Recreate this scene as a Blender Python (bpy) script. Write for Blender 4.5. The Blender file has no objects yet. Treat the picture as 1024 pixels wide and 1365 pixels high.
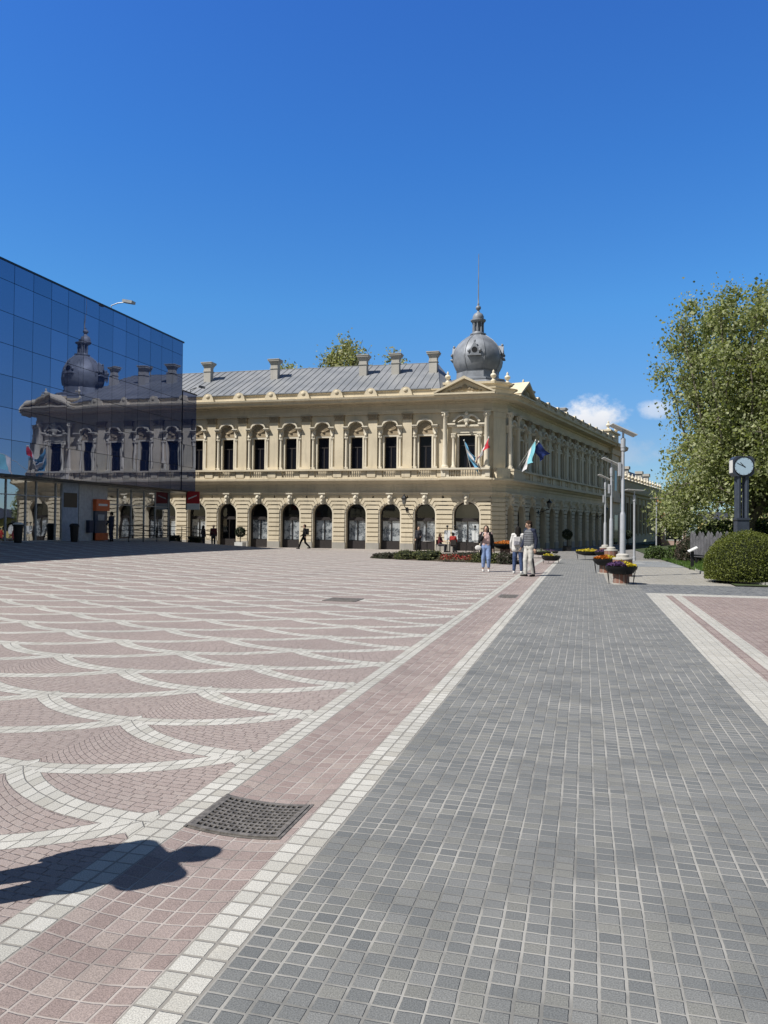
import bpy, math, random
import numpy as np
from mathutils import Matrix, Vector
from mathutils import noise as mnoise
R_ = math.radians
rng = random.Random(7)
nrg = np.random.default_rng(11)
sc = bpy.context.scene
col = sc.collection
WM = {}

# ------------------------------------------------------------------ node helpers
KA = 0.74          # overall reflectance scale of the painted, plastered and paved surfaces
class NT:
    def __init__(self, name):
        self.mat = bpy.data.materials.new(name); self.mat.use_nodes = True
        self.t = self.mat.node_tree; self.t.nodes.clear()
        self.out = self.t.nodes.new('ShaderNodeOutputMaterial')
    def n(self, typ, ins=None, **pr):
        x = self.t.nodes.new(typ)
        for k, v in pr.items(): setattr(x, k, v)
        for k, v in (ins or {}).items(): self.set(x.inputs[k], v)
        return x
    def set(self, sock, v):
        if isinstance(v, bpy.types.NodeSocket): self.t.links.new(v, sock)
        elif isinstance(v, (tuple, list)) and len(v) == 3 and sock.type == 'RGBA': sock.default_value = (*v, 1)
        else: sock.default_value = v
    def m(self, op, a, b=0.0, c=0.0):
        x = self.t.nodes.new('ShaderNodeMath'); x.operation = op
        self.set(x.inputs[0], a); self.set(x.inputs[1], b); self.set(x.inputs[2], c)
        return x.outputs[0]
    def mix(self, f, a, b, blend='MIX'):
        x = self.t.nodes.new('ShaderNodeMix'); x.data_type = 'RGBA'; x.blend_type = blend; x.clamp_factor = True
        self.set(x.inputs[0], f); self.set(x.inputs[6], a); self.set(x.inputs[7], b)
        return x.outputs[2]
    def rng(self, v, a, b, c=0.0, d=1.0):
        x = self.t.nodes.new('ShaderNodeMapRange'); x.interpolation_type = 'SMOOTHSTEP'
        for i, q in enumerate((v, a, b, c, d)): self.set(x.inputs[i], q)
        return x.outputs[0]
    def noise(self, vec, scale, detail=3.0, rough=0.55, out=0):
        x = self.n('ShaderNodeTexNoise', {'Vector': vec, 'Scale': scale, 'Detail': detail, 'Roughness': rough})
        return x.outputs[out]
    def pos(self): return self.n('ShaderNodeTexCoord').outputs['Object']
    def wpos(self): return self.n('ShaderNodeNewGeometry').outputs['Position']
    def sep(self, v):
        x = self.n('ShaderNodeSeparateXYZ', {0: v}); return x.outputs[0], x.outputs[1], x.outputs[2]
    def comb(self, a, b, c=0.0): return self.n('ShaderNodeCombineXYZ', {0: a, 1: b, 2: c}).outputs[0]
    def white(self, a, b):
        return self.n('ShaderNodeTexWhiteNoise', {'Vector': self.comb(a, b, 3.7)}, noise_dimensions='3D').outputs[0]
    def bump(self, h, dist=0.02, strength=1.0):
        return self.n('ShaderNodeBump', {'Height': h, 'Distance': dist, 'Strength': strength}).outputs[0]
    def bsdf(self, color, rough=0.7, metal=0.0, normal=None, spec=0.3, **kw):
        color = self.mix(1.0, color, (KA, KA, KA), 'MULTIPLY') if isinstance(color, bpy.types.NodeSocket) else tuple(x*KA for x in color)
        x = self.n('ShaderNodeBsdfPrincipled', {'Base Color': color, 'Roughness': rough, 'Metallic': metal, 'Specular IOR Level': spec})
        if normal is not None: self.set(x.inputs['Normal'], normal)
        for k, v in kw.items(): self.set(x.inputs[k.replace('_', ' ')], v)
        self.t.links.new(x.outputs[0], self.out.inputs[0]); return x
    def surf(self, s): self.t.links.new(s, self.out.inputs[0])

def simple(name, c, rough=0.7, metal=0.0, var=0.12, scale=6.0, bump=0.0, spec=0.3, bscale=40.0, **kw):
    t = NT(name); p = t.pos()
    f = t.noise(p, scale, 4)
    a = tuple(x * (1 - var) for x in c); b = tuple(min(1, x * (1 + var)) for x in c)
    cc = t.mix(t.rng(f, 0.3, 0.7), a, b)
    nrm = t.bump(t.noise(p, bscale, 4), bump) if bump else None
    t.bsdf(cc, rough, metal, nrm, spec, **kw)
    return t.mat

def setts(t, x, y, wx, wy, jit=0.35, g0=0.004, g1=0.009):
    """irregular hand-laid setts: columns continuous, rows loosely aligned; returns joint mask and two random values per stone"""
    cx = t.m('DIVIDE', x, wx); ci = t.m('FLOOR', cx); fx = t.m('FRACT', cx)
    r = t.white(ci, 0.5)
    cy = t.m('ADD', t.m('DIVIDE', y, wy), t.m('MULTIPLY', r, jit)); yi = t.m('FLOOR', cy); fy = t.m('FRACT', cy)
    ex = t.m('MULTIPLY', t.m('MINIMUM', fx, t.m('SUBTRACT', 1.0, fx)), wx)
    ey = t.m('MULTIPLY', t.m('MINIMUM', fy, t.m('SUBTRACT', 1.0, fy)), wy)
    return ex, ey, t.white(ci, yi), t.white(t.m('ADD', ci, 41.3), yi)

# ------------------------------------------------------------------ mesh builder
class MB:
    def __init__(s): s.v = []; s.f = []
    def add(s, vs, fs, M=None):
        o = len(s.v)
        s.v += [tuple(M @ Vector(v)) for v in vs] if M is not None else [tuple(v) for v in vs]
        s.f += [tuple(o + i for i in f) for f in fs]; return s
    def box(s, x0, x1, y0, y1, z0, z1, M=None):
        return s.add([(x0,y0,z0),(x1,y0,z0),(x1,y1,z0),(x0,y1,z0),(x0,y0,z1),(x1,y0,z1),(x1,y1,z1),(x0,y1,z1)],
                     [(0,3,2,1),(4,5,6,7),(0,1,5,4),(1,2,6,5),(2,3,7,6),(3,0,4,7)], M)
    def prism(s, pts, y0, y1, M=None):           # pts in (x,z), extruded along y
        n = len(pts)
        vs = [(p[0], y0, p[1]) for p in pts] + [(p[0], y1, p[1]) for p in pts]
        fs = [tuple(range(n)), tuple(range(2*n-1, n-1, -1))] + [(i, n+i, n+(i+1) % n, (i+1) % n) for i in range(n)]
        return s.add(vs, fs, M)
    def profile(s, pts, x0, x1, M=None):         # pts in (y,z), extruded along x
        n = len(pts)
        vs = [(x0, p[0], p[1]) for p in pts] + [(x1, p[0], p[1]) for p in pts]
        fs = [tuple(range(n)), tuple(range(2*n-1, n-1, -1))] + [(i, n+i, n+(i+1) % n, (i+1) % n) for i in range(n)]
        return s.add(vs, fs, M)
    def lathe(s, prof, n=12, c=(0,0,0), M=None, ph=0.0):
        vs = []; fs = []
        for r, z in prof:
            for k in range(n):
                a = 2*math.pi*k/n + ph; vs.append((c[0]+r*math.cos(a), c[1]+r*math.sin(a), c[2]+z))
        for i in range(len(prof)-1):
            for k in range(n):
                fs.append((i*n+k, i*n+(k+1) % n, (i+1)*n+(k+1) % n, (i+1)*n+k))
        fs.append(tuple(range(n-1, -1, -1))); fs.append(tuple((len(prof)-1)*n+k for k in range(n)))
        return s.add(vs, fs, M)
    def tube(s, pts, r, n=8, M=None):
        pts = [Vector(p) for p in pts]; rs = r if isinstance(r, (list, tuple)) else [r]*len(pts)
        vs = []; fs = []
        for i, p in enumerate(pts):
            d = (pts[min(i+1, len(pts)-1)] - pts[max(i-1, 0)]).normalized()
            u = d.cross(Vector((0,0,1))); 
            if u.length < 1e-3: u = d.cross(Vector((0,1,0)))
            u.normalize(); w = d.cross(u)
            for k in range(n):
                a = 2*math.pi*k/n; vs.append(p + rs[i]*(math.cos(a)*u + math.sin(a)*w))
        for i in range(len(pts)-1):
            for k in range(n): fs.append((i*n+k, i*n+(k+1) % n, (i+1)*n+(k+1) % n, (i+1)*n+k))
        fs.append(tuple(range(n-1, -1, -1))); fs.append(tuple((len(pts)-1)*n+k for k in range(n)))
        return s.add(vs, fs, M)
    def ell(s, c, r, n=12, m=8, M=None):
        prof = [(math.sin(math.pi*j/m), -math.cos(math.pi*j/m)) for j in range(m+1)]
        prof[0] = (0.02, -1); prof[-1] = (0.02, 1)
        T = Matrix.Translation(c) @ Matrix.Diagonal((*r, 1))
        if M is not None: T = M @ T
        return s.lathe(prof, n, M=T)
    def cap(s, a, b, ra, rb, n=12):               # tapered capsule
        a = Vector(a); b = Vector(b); d = b - a; L = max(d.length, 1e-4)
        q = Vector((0,0,1)).rotation_difference(d.normalized()).to_matrix().to_4x4()
        pr = [(ra*math.sin(t), -ra*math.cos(t)) for t in (0.05, 0.4, 0.8, 1.2, 1.5)] + [(rb*math.cos(t), L+rb*math.sin(t)) for t in (0.05, 0.4, 0.8, 1.2, 1.5)]
        return s.lathe(pr, n, M=Matrix.Translation(a) @ q)
    def mesh(s, name, mat, smooth=True, ang=38, recalc=True):
        me = bpy.data.meshes.new(name); me.from_pydata(s.v, [], s.f)
        if recalc:
            import bmesh
            bm = bmesh.new(); bm.from_mesh(me); bmesh.ops.recalc_face_normals(bm, faces=bm.faces); bm.to_mesh(me); bm.free()
        if smooth:
            me.polygons.foreach_set('use_smooth', [True]*len(me.polygons)); me.set_sharp_from_angle(angle=R_(ang))
        if mat is not None: me.materials.append(mat)
        return me

def Mx(x=0, y=0, z=0, rz=0, sx=1, sy=1, sz=1):
    return Matrix.Translation((x, y, z)) @ Matrix.Rotation(rz, 4, 'Z') @ Matrix.Diagonal((sx, sy, sz, 1))
def put(name, data, parent=None, M=None, label=None):
    o = bpy.data.objects.new(name, data); col.objects.link(o)
    M = M if M is not None else Matrix.Identity(4)
    if parent is not None:
        o.parent = parent; o.matrix_parent_inverse = WM[parent.name].inverted()
    o.matrix_basis = M; WM[o.name] = M.copy()
    if label: o['label'] = label
    return o
def thing(name, label, cat, M=None, group=None, data=None):
    o = put(name, data, None, M); o['label'] = label; o['category'] = cat
    if group: o['group'] = group
    return o
def struct(name, data, M=None, kind='structure', label=None, cat=None):
    o = put(name, data, None, M); o['kind'] = kind
    if label: o['label'] = label
    if cat: o['category'] = cat
    return o
def dup(src, M, label):
    """copy of a thing with copies of its parts and sub-parts"""
    r = src.copy(); col.objects.link(r); r.matrix_basis = M; WM[r.name] = M.copy(); r['label'] = label
    for ch in list(src.children):
        c = ch.copy(); col.objects.link(c); c.parent = r
        for g in ch.children:
            d = g.copy(); col.objects.link(d); d.parent = c
    return r

def leafmesh(name, C, S, mat, aspect=0.62, up=0.0, mats=None):
    """many small leaf quads (bent diamond pairs) at centres C with sizes S"""
    N = len(C)
    a = nrg.normal(size=(N, 3)); a[:, 2] += up; a /= np.linalg.norm(a, axis=1)[:, None]
    b = nrg.normal(size=(N, 3)); b -= (a*b).sum(1)[:, None]*a; b /= np.linalg.norm(b, axis=1)[:, None]
    c = np.cross(a, b)
    s = np.asarray(S)[:, None]
    v0 = C - b*s*0.5; v2 = C + b*s*0.5; v1 = C + c*s*aspect*0.5 + a*s*0.10; v3 = C - c*s*aspect*0.5 + a*s*0.10
    V = np.stack([v0, v1, v2, v3], 1).reshape(-1, 3)
    me = bpy.data.meshes.new(name)
    me.vertices.add(4*N); me.vertices.foreach_set('co', V.astype(np.float32).ravel())
    me.loops.add(4*N); me.loops.foreach_set('vertex_index', np.arange(4*N, dtype=np.int32))
    me.polygons.add(N); me.polygons.foreach_set('loop_start', np.arange(0, 4*N, 4, dtype=np.int32))
    if mats:
        for q in mats: me.materials.append(q)
        me.polygons.foreach_set('material_index', nrg.integers(0, len(mats), N).astype(np.int32))
    else: me.materials.append(mat)
    me.update(); me.validate()
    return me

# ------------------------------------------------------------------ the lie of the ground
def sm(a, b, t):
    t = max(0.0, min(1.0, (t-a)/(b-a))); return t*t*(3-2*t)
def zg(x, y):
    z = -0.22*sm(30, 58, y) - 0.12*sm(58, 85, y)
    rise = 0.22*sm(-7, -20, x) if x < -7 else 0.0
    if x < -20: rise += 0.41*min(1.0, (-20-x)/7.6)
    z += rise*(1-sm(46, 55, y))
    if -2.04 < x < -1.45 and y < 44:
        u = (x+1.745)/0.295; z -= 0.022*(1-u*u)
    return z

# ------------------------------------------------------------------ sun, sky, camera
EL, PHI = R_(52), R_(43)
Ld = Vector((math.cos(PHI)*math.cos(EL), math.sin(PHI)*math.cos(EL), -math.sin(EL)))
sun = bpy.data.lights.new('sun', 'SUN'); sun.energy = 5.0; sun.angle = R_(0.53); sun.color = (1.0, 0.955, 0.885)
so = bpy.data.objects.new('sun', sun); col.objects.link(so); so.rotation_euler = Ld.to_track_quat('-Z', 'Y').to_euler(); so.location = (-40, -40, 60)
w = bpy.data.worlds.new('World'); sc.world = w; w.use_nodes = True
wt = w.node_tree; wt.nodes.clear()
class WT(NT):
    def __init__(s): s.t = wt; s.out = wt.nodes.new('ShaderNodeOutputWorld')
t = WT()
sky = t.n('ShaderNodeTexSky'); sky.sky_type = 'NISHITA'; sky.sun_disc = False
sky.sun_elevation = EL; sky.sun_rotation = math.atan2(-Ld.x, -Ld.y); sky.altitude = 300; sky.air_density = 1.0; sky.dust_density = 0.15; sky.ozone_density = 3.0
gen = t.n('ShaderNodeTexCoord').outputs['Generated']
gx, gy, gz = t.sep(gen)
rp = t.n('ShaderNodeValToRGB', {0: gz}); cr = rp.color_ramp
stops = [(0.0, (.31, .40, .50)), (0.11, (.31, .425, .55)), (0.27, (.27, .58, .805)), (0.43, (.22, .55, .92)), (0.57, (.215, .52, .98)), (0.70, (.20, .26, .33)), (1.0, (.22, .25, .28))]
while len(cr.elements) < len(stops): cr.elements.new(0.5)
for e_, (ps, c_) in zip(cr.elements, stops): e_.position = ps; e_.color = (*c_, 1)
sunside = t.rng(gy, 0.50, 0.0)          # sky half on the sun's side tinted warmer to take blue from shade fill
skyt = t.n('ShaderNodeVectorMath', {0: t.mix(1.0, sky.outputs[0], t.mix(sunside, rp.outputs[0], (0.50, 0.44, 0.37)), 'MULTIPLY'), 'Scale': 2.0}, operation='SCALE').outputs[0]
def cloud(az, elv, wa, we, seed):
    a = t.m('ARCTAN2', gx, gy); e = t.m('ARCSINE', gz)
    da = t.m('DIVIDE', t.m('SUBTRACT', a, R_(az)), R_(wa)); de = t.m('DIVIDE', t.m('SUBTRACT', e, R_(elv)), R_(we))
    de = t.m('MULTIPLY', de, t.m('ADD', 1.15, t.m('MULTIPLY', t.m('SIGN', de), -0.25)))
    rr = t.m('SQRT', t.m('ADD', t.m('MULTIPLY', da, da), t.m('MULTIPLY', de, de)))
    nz = t.noise(t.n('ShaderNodeMapping', {'Vector': gen, 'Location': (seed, seed, 0), 'Scale': (1, 1, 1.3)}).outputs[0], 22.0, 6, 0.62)
    return t.rng(t.m('SUBTRACT', t.m('MULTIPLY', t.m('SUBTRACT', nz, 0.42), 2.0), t.m('SUBTRACT', rr, 0.74)), 0.0, 0.62)
cl = t.m('MAXIMUM', cloud(-0.2, 7.5, 3.3, 2.0, 1.0), t.m('MULTIPLY', cloud(4.6, 8.3, 1.4, 1.0, 4.0), 0.55))
cl = t.m('MAXIMUM', cl, t.m('MULTIPLY', cloud(2.0, 5.2, 4.5, 1.5, 7.0), 0.35))
cloudcol = t.mix(t.rng(gz, 0.10, 0.155), (5.8, 6.2, 7.0), (9.4, 9.5, 9.8))
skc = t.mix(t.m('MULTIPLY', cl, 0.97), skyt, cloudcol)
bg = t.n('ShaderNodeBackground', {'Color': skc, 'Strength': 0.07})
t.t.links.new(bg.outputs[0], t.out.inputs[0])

cam = bpy.data.cameras.new('camera'); co = bpy.data.objects.new('camera', cam); col.objects.link(co); sc.camera = co
F_, CX, CY = 1030.0, 512.0, 682.5
cam.sensor_fit = 'VERTICAL'; cam.sensor_height = 36.0; cam.lens = 36.0*F_/1365.0; cam.clip_end = 3000; cam.clip_start = 0.05
YAW, PIT, ROLL = R_(14.645), R_(1.039), R_(0.6)
h_ = Vector((-math.sin(YAW), math.cos(YAW), 0)); r_ = Vector((math.cos(YAW), math.sin(YAW), 0)); zz = Vector((0, 0, 1))
fw = math.cos(PIT)*h_ + math.sin(PIT)*zz; up = math.cos(PIT)*zz - math.sin(PIT)*h_
r2 = math.cos(ROLL)*r_ + math.sin(ROLL)*up; u2 = math.cos(ROLL)*up - math.sin(ROLL)*r_
co.matrix_world = Matrix(((r2.x, u2.x, -fw.x, 0), (r2.y, u2.y, -fw.y, 0), (r2.z, u2.z, -fw.z, 1.6), (0, 0, 0, 1)))
sc.view_settings.view_transform = 'Standard'; sc.view_settings.look = 'None'; sc.view_settings.gamma = 1; sc.view_settings.use_curve_mapping = False
sc.view_settings.exposure = 0.515
# ------------------------------------------------------------------ ground materials
def speckle(t, p, c, amt=0.18, scale=260.0):
    n = t.noise(p, scale, 2, 0.7)
    return t.mix(t.rng(n, 0.25, 0.75), tuple(x*(1-amt) for x in c) if isinstance(c, tuple) else t.mix(1.0, c, (1-amt,)*3, 'MULTIPLY'), c)
def warp(t, p, amp, scale):
    n = t.n('ShaderNodeTexNoise', {'Vector': p, 'Scale': scale, 'Detail': 2.0}).outputs[1]
    v = t.n('ShaderNodeVectorMath', {0: n, 1: (0.5, 0.5, 0.5)}, operation='SUBTRACT').outputs[0]
    v = t.n('ShaderNodeVectorMath', {0: v, 'Scale': amp}, operation='SCALE').outputs[0]
    return t.n('ShaderNodeVectorMath', {0: p, 1: v}, operation='ADD').outputs[0]
def stone_finish(t, p, colr, joint, ex_ey, grout, bumpd=0.006, rough=0.78, grain=180.0):
    big = t.noise(p, 0.55, 4, 0.6); mid = t.noise(p, 3.2, 4, 0.6)
    c = t.mix(t.rng(big, 0.35, 0.68), t.mix(1.0, colr, (0.93, 0.935, 0.94), 'MULTIPLY'), t.mix(1.0, colr, (1.06, 1.055, 1.05), 'MULTIPLY'))
    c = t.mix(t.rng(mid, 0.60, 0.80, 0.0, 0.30), c, t.mix(1.0, c, (1.28, 1.26, 1.2), 'MULTIPLY'))
    g = t.noise(p, grain, 3, 0.7)
    c = t.mix(t.rng(g, 0.32, 0.68), t.mix(1.0, c, (0.66, 0.66, 0.66), 'MULTIPLY'), t.mix(1.0, c, (1.26, 1.25, 1.24), 'MULTIPLY'))
    st = t.noise(p, 0.9, 6, 0.7)
    c = t.mix(t.rng(st, 0.62, 0.80, 0.0, 0.16), c, t.mix(1.0, c, (0.62, 0.61, 0.60), 'MULTIPLY'))
    sp = t.n('ShaderNodeTexVoronoi', {'Vector': p, 'Scale': 1.7, 'Randomness': 1.0}).outputs[0]
    spn = t.m('ADD', sp, t.m('MULTIPLY', t.m('SUBTRACT', t.noise(p, 40, 3), 0.5), 0.05))
    c = t.mix(t.rng(spn, 0.028, 0.040, 0.38, 0.0), c, (0.07, 0.066, 0.06))
    c = t.mix(joint, grout, c)
    hgt = t.m('ADD', t.m('MULTIPLY', joint, 1.0), t.m('MULTIPLY', t.noise(p, 70, 4, 0.65), 0.38))
    t.bsdf(c, rough, 0.0, t.bump(hgt, bumpd), 0.35)

WHITE, RED, GRAY = (0.50, 0.485, 0.44), (0.285, 0.205, 0.19), (0.135, 0.148, 0.165)
def sett_colour(t, r1, r2, kind):
    if kind == 'gray':
        c = t.mix(r1, (0.166, 0.175, 0.178), (0.234, 0.239, 0.235))
        return t.mix(t.rng(r2, 0.72, 0.9, 0, 0.45), c, (0.27, 0.265, 0.235))
    if kind == 'red':
        c = t.mix(r1, (0.300, 0.235, 0.218), (0.375, 0.308, 0.286))
        return t.mix(t.rng(r2, 0.75, 0.95, 0, 0.5), c, (0.40, 0.345, 0.31))
    c = t.mix(r1, (0.48, 0.47, 0.43), (0.60, 0.59, 0.55))
    return t.mix(t.rng(r2, 0.8, 0.95, 0, 0.5), c, (0.42, 0.40, 0.35))
def within(t, x, a, b):
    return t.m('MULTIPLY', t.m('GREATER_THAN', x, a), t.m('LESS_THAN', x, b))

def mat_path():
    t = NT('path_setts'); p = t.wpos(); wp = warp(t, p, 0.010, 1.8); wp = warp(t, wp, 0.006, 16.0); x, y, z = t.sep(wp)
    px, py, pz = t.sep(p)
    # gray: 0.088 wide columns; bordering bands: 0.1 wide setts
    ex, ey, r1, r2 = setts(t, t.m('ADD', x, 1.25), y, 0.0931, 0.0765, 0.13)
    exb, eyb, b1, b2 = setts(t, t.m('ADD', x, 2.24), y, 0.0986, 0.105, 0.12)
    isg = t.m('GREATER_THAN', px, -1.25)
    iswhite = t.m('ADD', within(t, px, -2.3, -2.04), within(t, px, -1.45, -1.25))
    exx = t.m('ADD', t.m('MULTIPLY', isg, ex), t.m('MULTIPLY', t.m('SUBTRACT', 1.0, isg), exb))
    eyy = t.m('ADD', t.m('MULTIPLY', isg, ey), t.m('MULTIPLY', t.m('SUBTRACT', 1.0, isg), eyb))
    c = t.mix(isg, t.mix(iswhite, sett_colour(t, b1, b2, 'red'), sett_colour(t, b1, b2, 'white')), sett_colour(t, r1, r2, 'gray'))
    jn = t.noise(p, 1.3, 3)
    wdt = t.rng(jn, 0.3, 0.7, 0.003, 0.0062)
    jx = t.rng(t.m('SUBTRACT', exx, wdt), 0.0, 0.003)
    jy = t.rng(t.m('SUBTRACT', eyy, t.m('MULTIPLY', wdt, t.m('ADD', 0.35, t.m('MULTIPLY', t.noise(p, 4.0, 2), 0.9)))), 0.0, 0.003)
    j = t.m('MULTIPLY', jx, jy)
    groutg = t.mix(t.rng(t.noise(p, 2.2, 4), 0.35, 0.62), (0.20, 0.198, 0.188), (0.39, 0.38, 0.355))
    groutw = t.mix(iswhite, t.mix(t.rng(t.noise(p, 2.2, 4), 0.35, 0.6), (0.30, 0.26, 0.24), (0.47, 0.42, 0.39)), (0.29, 0.275, 0.25))
    stone_finish(t, p, c, j, None, t.mix(isg, groutw, groutg), 0.0045)
    return t.mat

def mat_plaza():
    t = NT('plaza_scale_setts'); p = t.wpos(); wp = warp(t, p, 0.03, 1.6); wp = warp(t, wp, 0.008, 14.0); x, y, z = t.sep(wp)
    W, P = 2.54, 1.245; s = P/2; Rr = ((W/2)**2 + s*s)/(2*s); X0, Y0 = -2.30, 3.725
    def fam(x0, y0):
        q = t.m('DIVIDE', t.m('SUBTRACT', x, x0), W); dx = t.m('MULTIPLY', t.m('SUBTRACT', q, t.m('ROUND', q)), W)
        rt = t.m('SQRT', t.m('SUBTRACT', Rr*Rr, t.m('MULTIPLY', dx, dx)))
        h = t.m('SUBTRACT', Rr, rt); v = t.m('DIVIDE', t.m('SUBTRACT', t.m('SUBTRACT', y, y0), h), P)
        fr = t.m('SUBTRACT', v, t.m('ROUND', v)); ca = t.m('DIVIDE', rt, Rr)
        d = t.m('MULTIPLY', t.m('MULTIPLY', fr, P), ca)
        arc = t.m('MULTIPLY', t.m('ARCSINE', t.m('DIVIDE', dx, Rr)), Rr)
        return d, arc, t.m('MULTIPLY', t.m('ADD', v, 0.0), P), t.m('ROUND', q), ca
    d1, a1, v1, q1, c1 = fam(X0, Y0); d2, a2, v2, q2, c2 = fam(X0+W/2, Y0+P/2)
    ad1 = t.m('ABSOLUTE', d1); ad2 = t.m('ABSOLUTE', d2)
    sel = t.m('LESS_THAN', ad1, ad2); ns = t.m('SUBTRACT', 1.0, sel)
    pick = lambda a, b: t.m('ADD', t.m('MULTIPLY', sel, a), t.m('MULTIPLY', ns, b))
    d = pick(d1, d2); ad = t.m('ABSOLUTE', d); arc = pick(a1, a2); q = pick(q1, t.m('ADD', q2, 57.0))
    band = t.m('LESS_THAN', ad, 0.1)
    ew, el, w1, w2 = setts(t, t.m('ADD', d, 10.0), t.m('ADD', arc, t.m('MULTIPLY', q, 7.0)), 0.1, 0.105, 0.5)
    # red field: small setts laid in courses that follow the arcs
    er, es, r1, r2 = setts(t, v1, a1, 0.058, 0.098, 3.0)
    ex = t.m('ADD', t.m('MULTIPLY', band, ew), t.m('MULTIPLY', t.m('SUBTRACT', 1.0, band), er))
    ey = t.m('ADD', t.m('MULTIPLY', band, el), t.m('MULTIPLY', t.m('SUBTRACT', 1.0, band), es))
    jj = t.m('MULTIPLY', t.rng(ex, 0.001, 0.0055), t.rng(ey, 0.001, 0.0055))
    edge = t.rng(t.m('ABSOLUTE', t.m('SUBTRACT', ad, 0.1)), 0.001, 0.005)
    jj = t.m('MULTIPLY', jj, edge)
    rc = t.mix(0.50, sett_colour(t, r1, r2, 'red'), (0.41, 0.355, 0.332))
    c = t.mix(band, rc, sett_colour(t, w1, w2, 'white'))
    gr = t.mix(band, t.mix(t.rng(t.noise(p, 30.0, 2), 0.45, 0.6), (0.21, 0.165, 0.15), (0.42, 0.37, 0.35)), (0.25, 0.24, 0.22))
    stone_finish(t, p, c, jj, None, gr, 0.005)
    return t.mat

def mat_right():
    t = NT('right_setts'); p = t.wpos(); wp = warp(t, p, 0.014, 2.6); x, y, z = t.sep(wp); px, py, pz = t.sep(p)
    ex, ey, r1, r2 = setts(t, x, y, 0.1, 0.1, 0.2)
    wh = t.m('ADD', within(t, px, 1.0, 1.86), within(t, px, 2.02, 2.23))
    wh = t.m('MAXIMUM', wh, t.m('GREATER_THAN', py, 19.75))
    c = t.mix(wh, sett_colour(t, r1, r2, 'red'), t.mix(0.4, sett_colour(t, r1, r2, 'white'), WHITE))
    patch = t.m('MULTIPLY', within(t, py, 11.2, 12.2), within(t, px, 2.5, 5.2))
    c = t.mix(t.m('MULTIPLY', patch, 0.5), c, (0.2, 0.14, 0.13))
    j = t.m('MULTIPLY', t.rng(ex, 0.001, 0.005), t.rng(ey, 0.001, 0.005))
    stone_finish(t, p, c, j, None, t.mix(wh, (0.22, 0.17, 0.155), (0.40, 0.39, 0.36)), 0.004)
    return t.mat

def mat_plainsetts(name, a, b, grout, s=0.1):
    t = NT(name); p = t.wpos(); wp = warp(t, p, 0.014, 2.6); x, y, z = t.sep(wp)
    ex, ey, r1, r2 = setts(t, x, y, s, s, 0.3)
    j = t.m('MULTIPLY', t.rng(ex, 0.001, 0.006), t.rng(ey, 0.001, 0.006))
    stone_finish(t, p, t.mix(r1, a, b), j, None, grout, 0.004)
    return t.mat

M_path, M_plaza, M_right = mat_path(), mat_plaza(), mat_right()
M_graysett = mat_plainsetts('crossing_setts', (0.11, 0.12, 0.135), (0.225, 0.235, 0.24), (0.30, 0.29, 0.27))
M_pale = mat_plainsetts('pale_paving', (0.34, 0.325, 0.29), (0.40, 0.385, 0.345), (0.30, 0.28, 0.25), 0.2)
M_check = mat_plainsetts('banded_paving', (0.22, 0.235, 0.25), (0.36, 0.37, 0.37), (0.34, 0.33, 0.31), 0.9)
M_asph = mat_plainsetts('road_setts', (0.20, 0.195, 0.185), (0.29, 0.28, 0.265), (0.26, 0.25, 0.23), 0.2)
M_soil = simple('lawn_soil', (0.05, 0.07, 0.025), 0.95, var=0.35, scale=2.0)
M_kerb = simple('kerb_stone', (0.42, 0.41, 0.38), 0.85, var=0.12, scale=5)
M_far = simple('far_ground', (0.10, 0.11, 0.07), 0.95, var=0.3, scale=0.1)

def sheet(name, x0, x1, y0, y1, nx, ny, mat, dz=0.0, xs=None, ys=None):
    xs = xs or [x0+(x1-x0)*i/nx for i in range(nx+1)]; ys = ys or [y0+(y1-y0)*j/ny for j in range(ny+1)]
    b = MB(); n = len(xs)
    b.v = [(x, y, zg(min(max(x, x0+1e-6), x1-1e-6), y)+dz) for y in ys for x in xs]
    b.f = [(j*n+i, j*n+i+1, (j+1)*n+i+1, (j+1)*n+i) for j in range(len(ys)-1) for i in range(n-1)]
    return struct(name, b.mesh(name, mat, True, 60, recalc=False))
sheet('plaza', -60, -2.24, -20, 58.6, 60, 80, M_plaza)
sheet('path', -2.24, 1.45, -20, 44, 0, 80, M_path, xs=[-2.24, -2.04] + [-2.04+0.59*i/8 for i in range(1, 9)] + [-1.25, -0.6, 0.1, 0.6, 1.0, 1.45])
sheet('plaza_right', 1.45, 45, -20, 20.35, 12, 20, M_right)
sheet('crossing_path', 1.45, 45, 20.35, 23.6, 12, 2, M_graysett)
sheet('pale_paving', 1.45, 4.1, 23.6, 44, 4, 12, M_pale)
sheet('pale_strip', 0.62, 1.46, 23.6, 44, 2, 12, M_pale, dz=0.004)
sheet('banded_paving', 1.46, 4.1, 34.5, 42.5, 3, 6, M_check, dz=0.004)
sheet('lawn', 4.1, 60, 23.6, 150, 12, 30, M_soil, dz=0.03)
sheet('road', -2.24, 4.1, 44, 150, 4, 30, M_asph)
sheet('back_ground', -60, -2.24, 58.6, 150, 6, 6, M_asph)
g = MB(); g.v = [(-900,-900,-0.75),(900,-900,-0.75),(900,900,-0.75),(-900,900,-0.75)]; g.f = [(0,1,2,3)]
struct('ground', g.mesh('ground', M_far, False))
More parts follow.
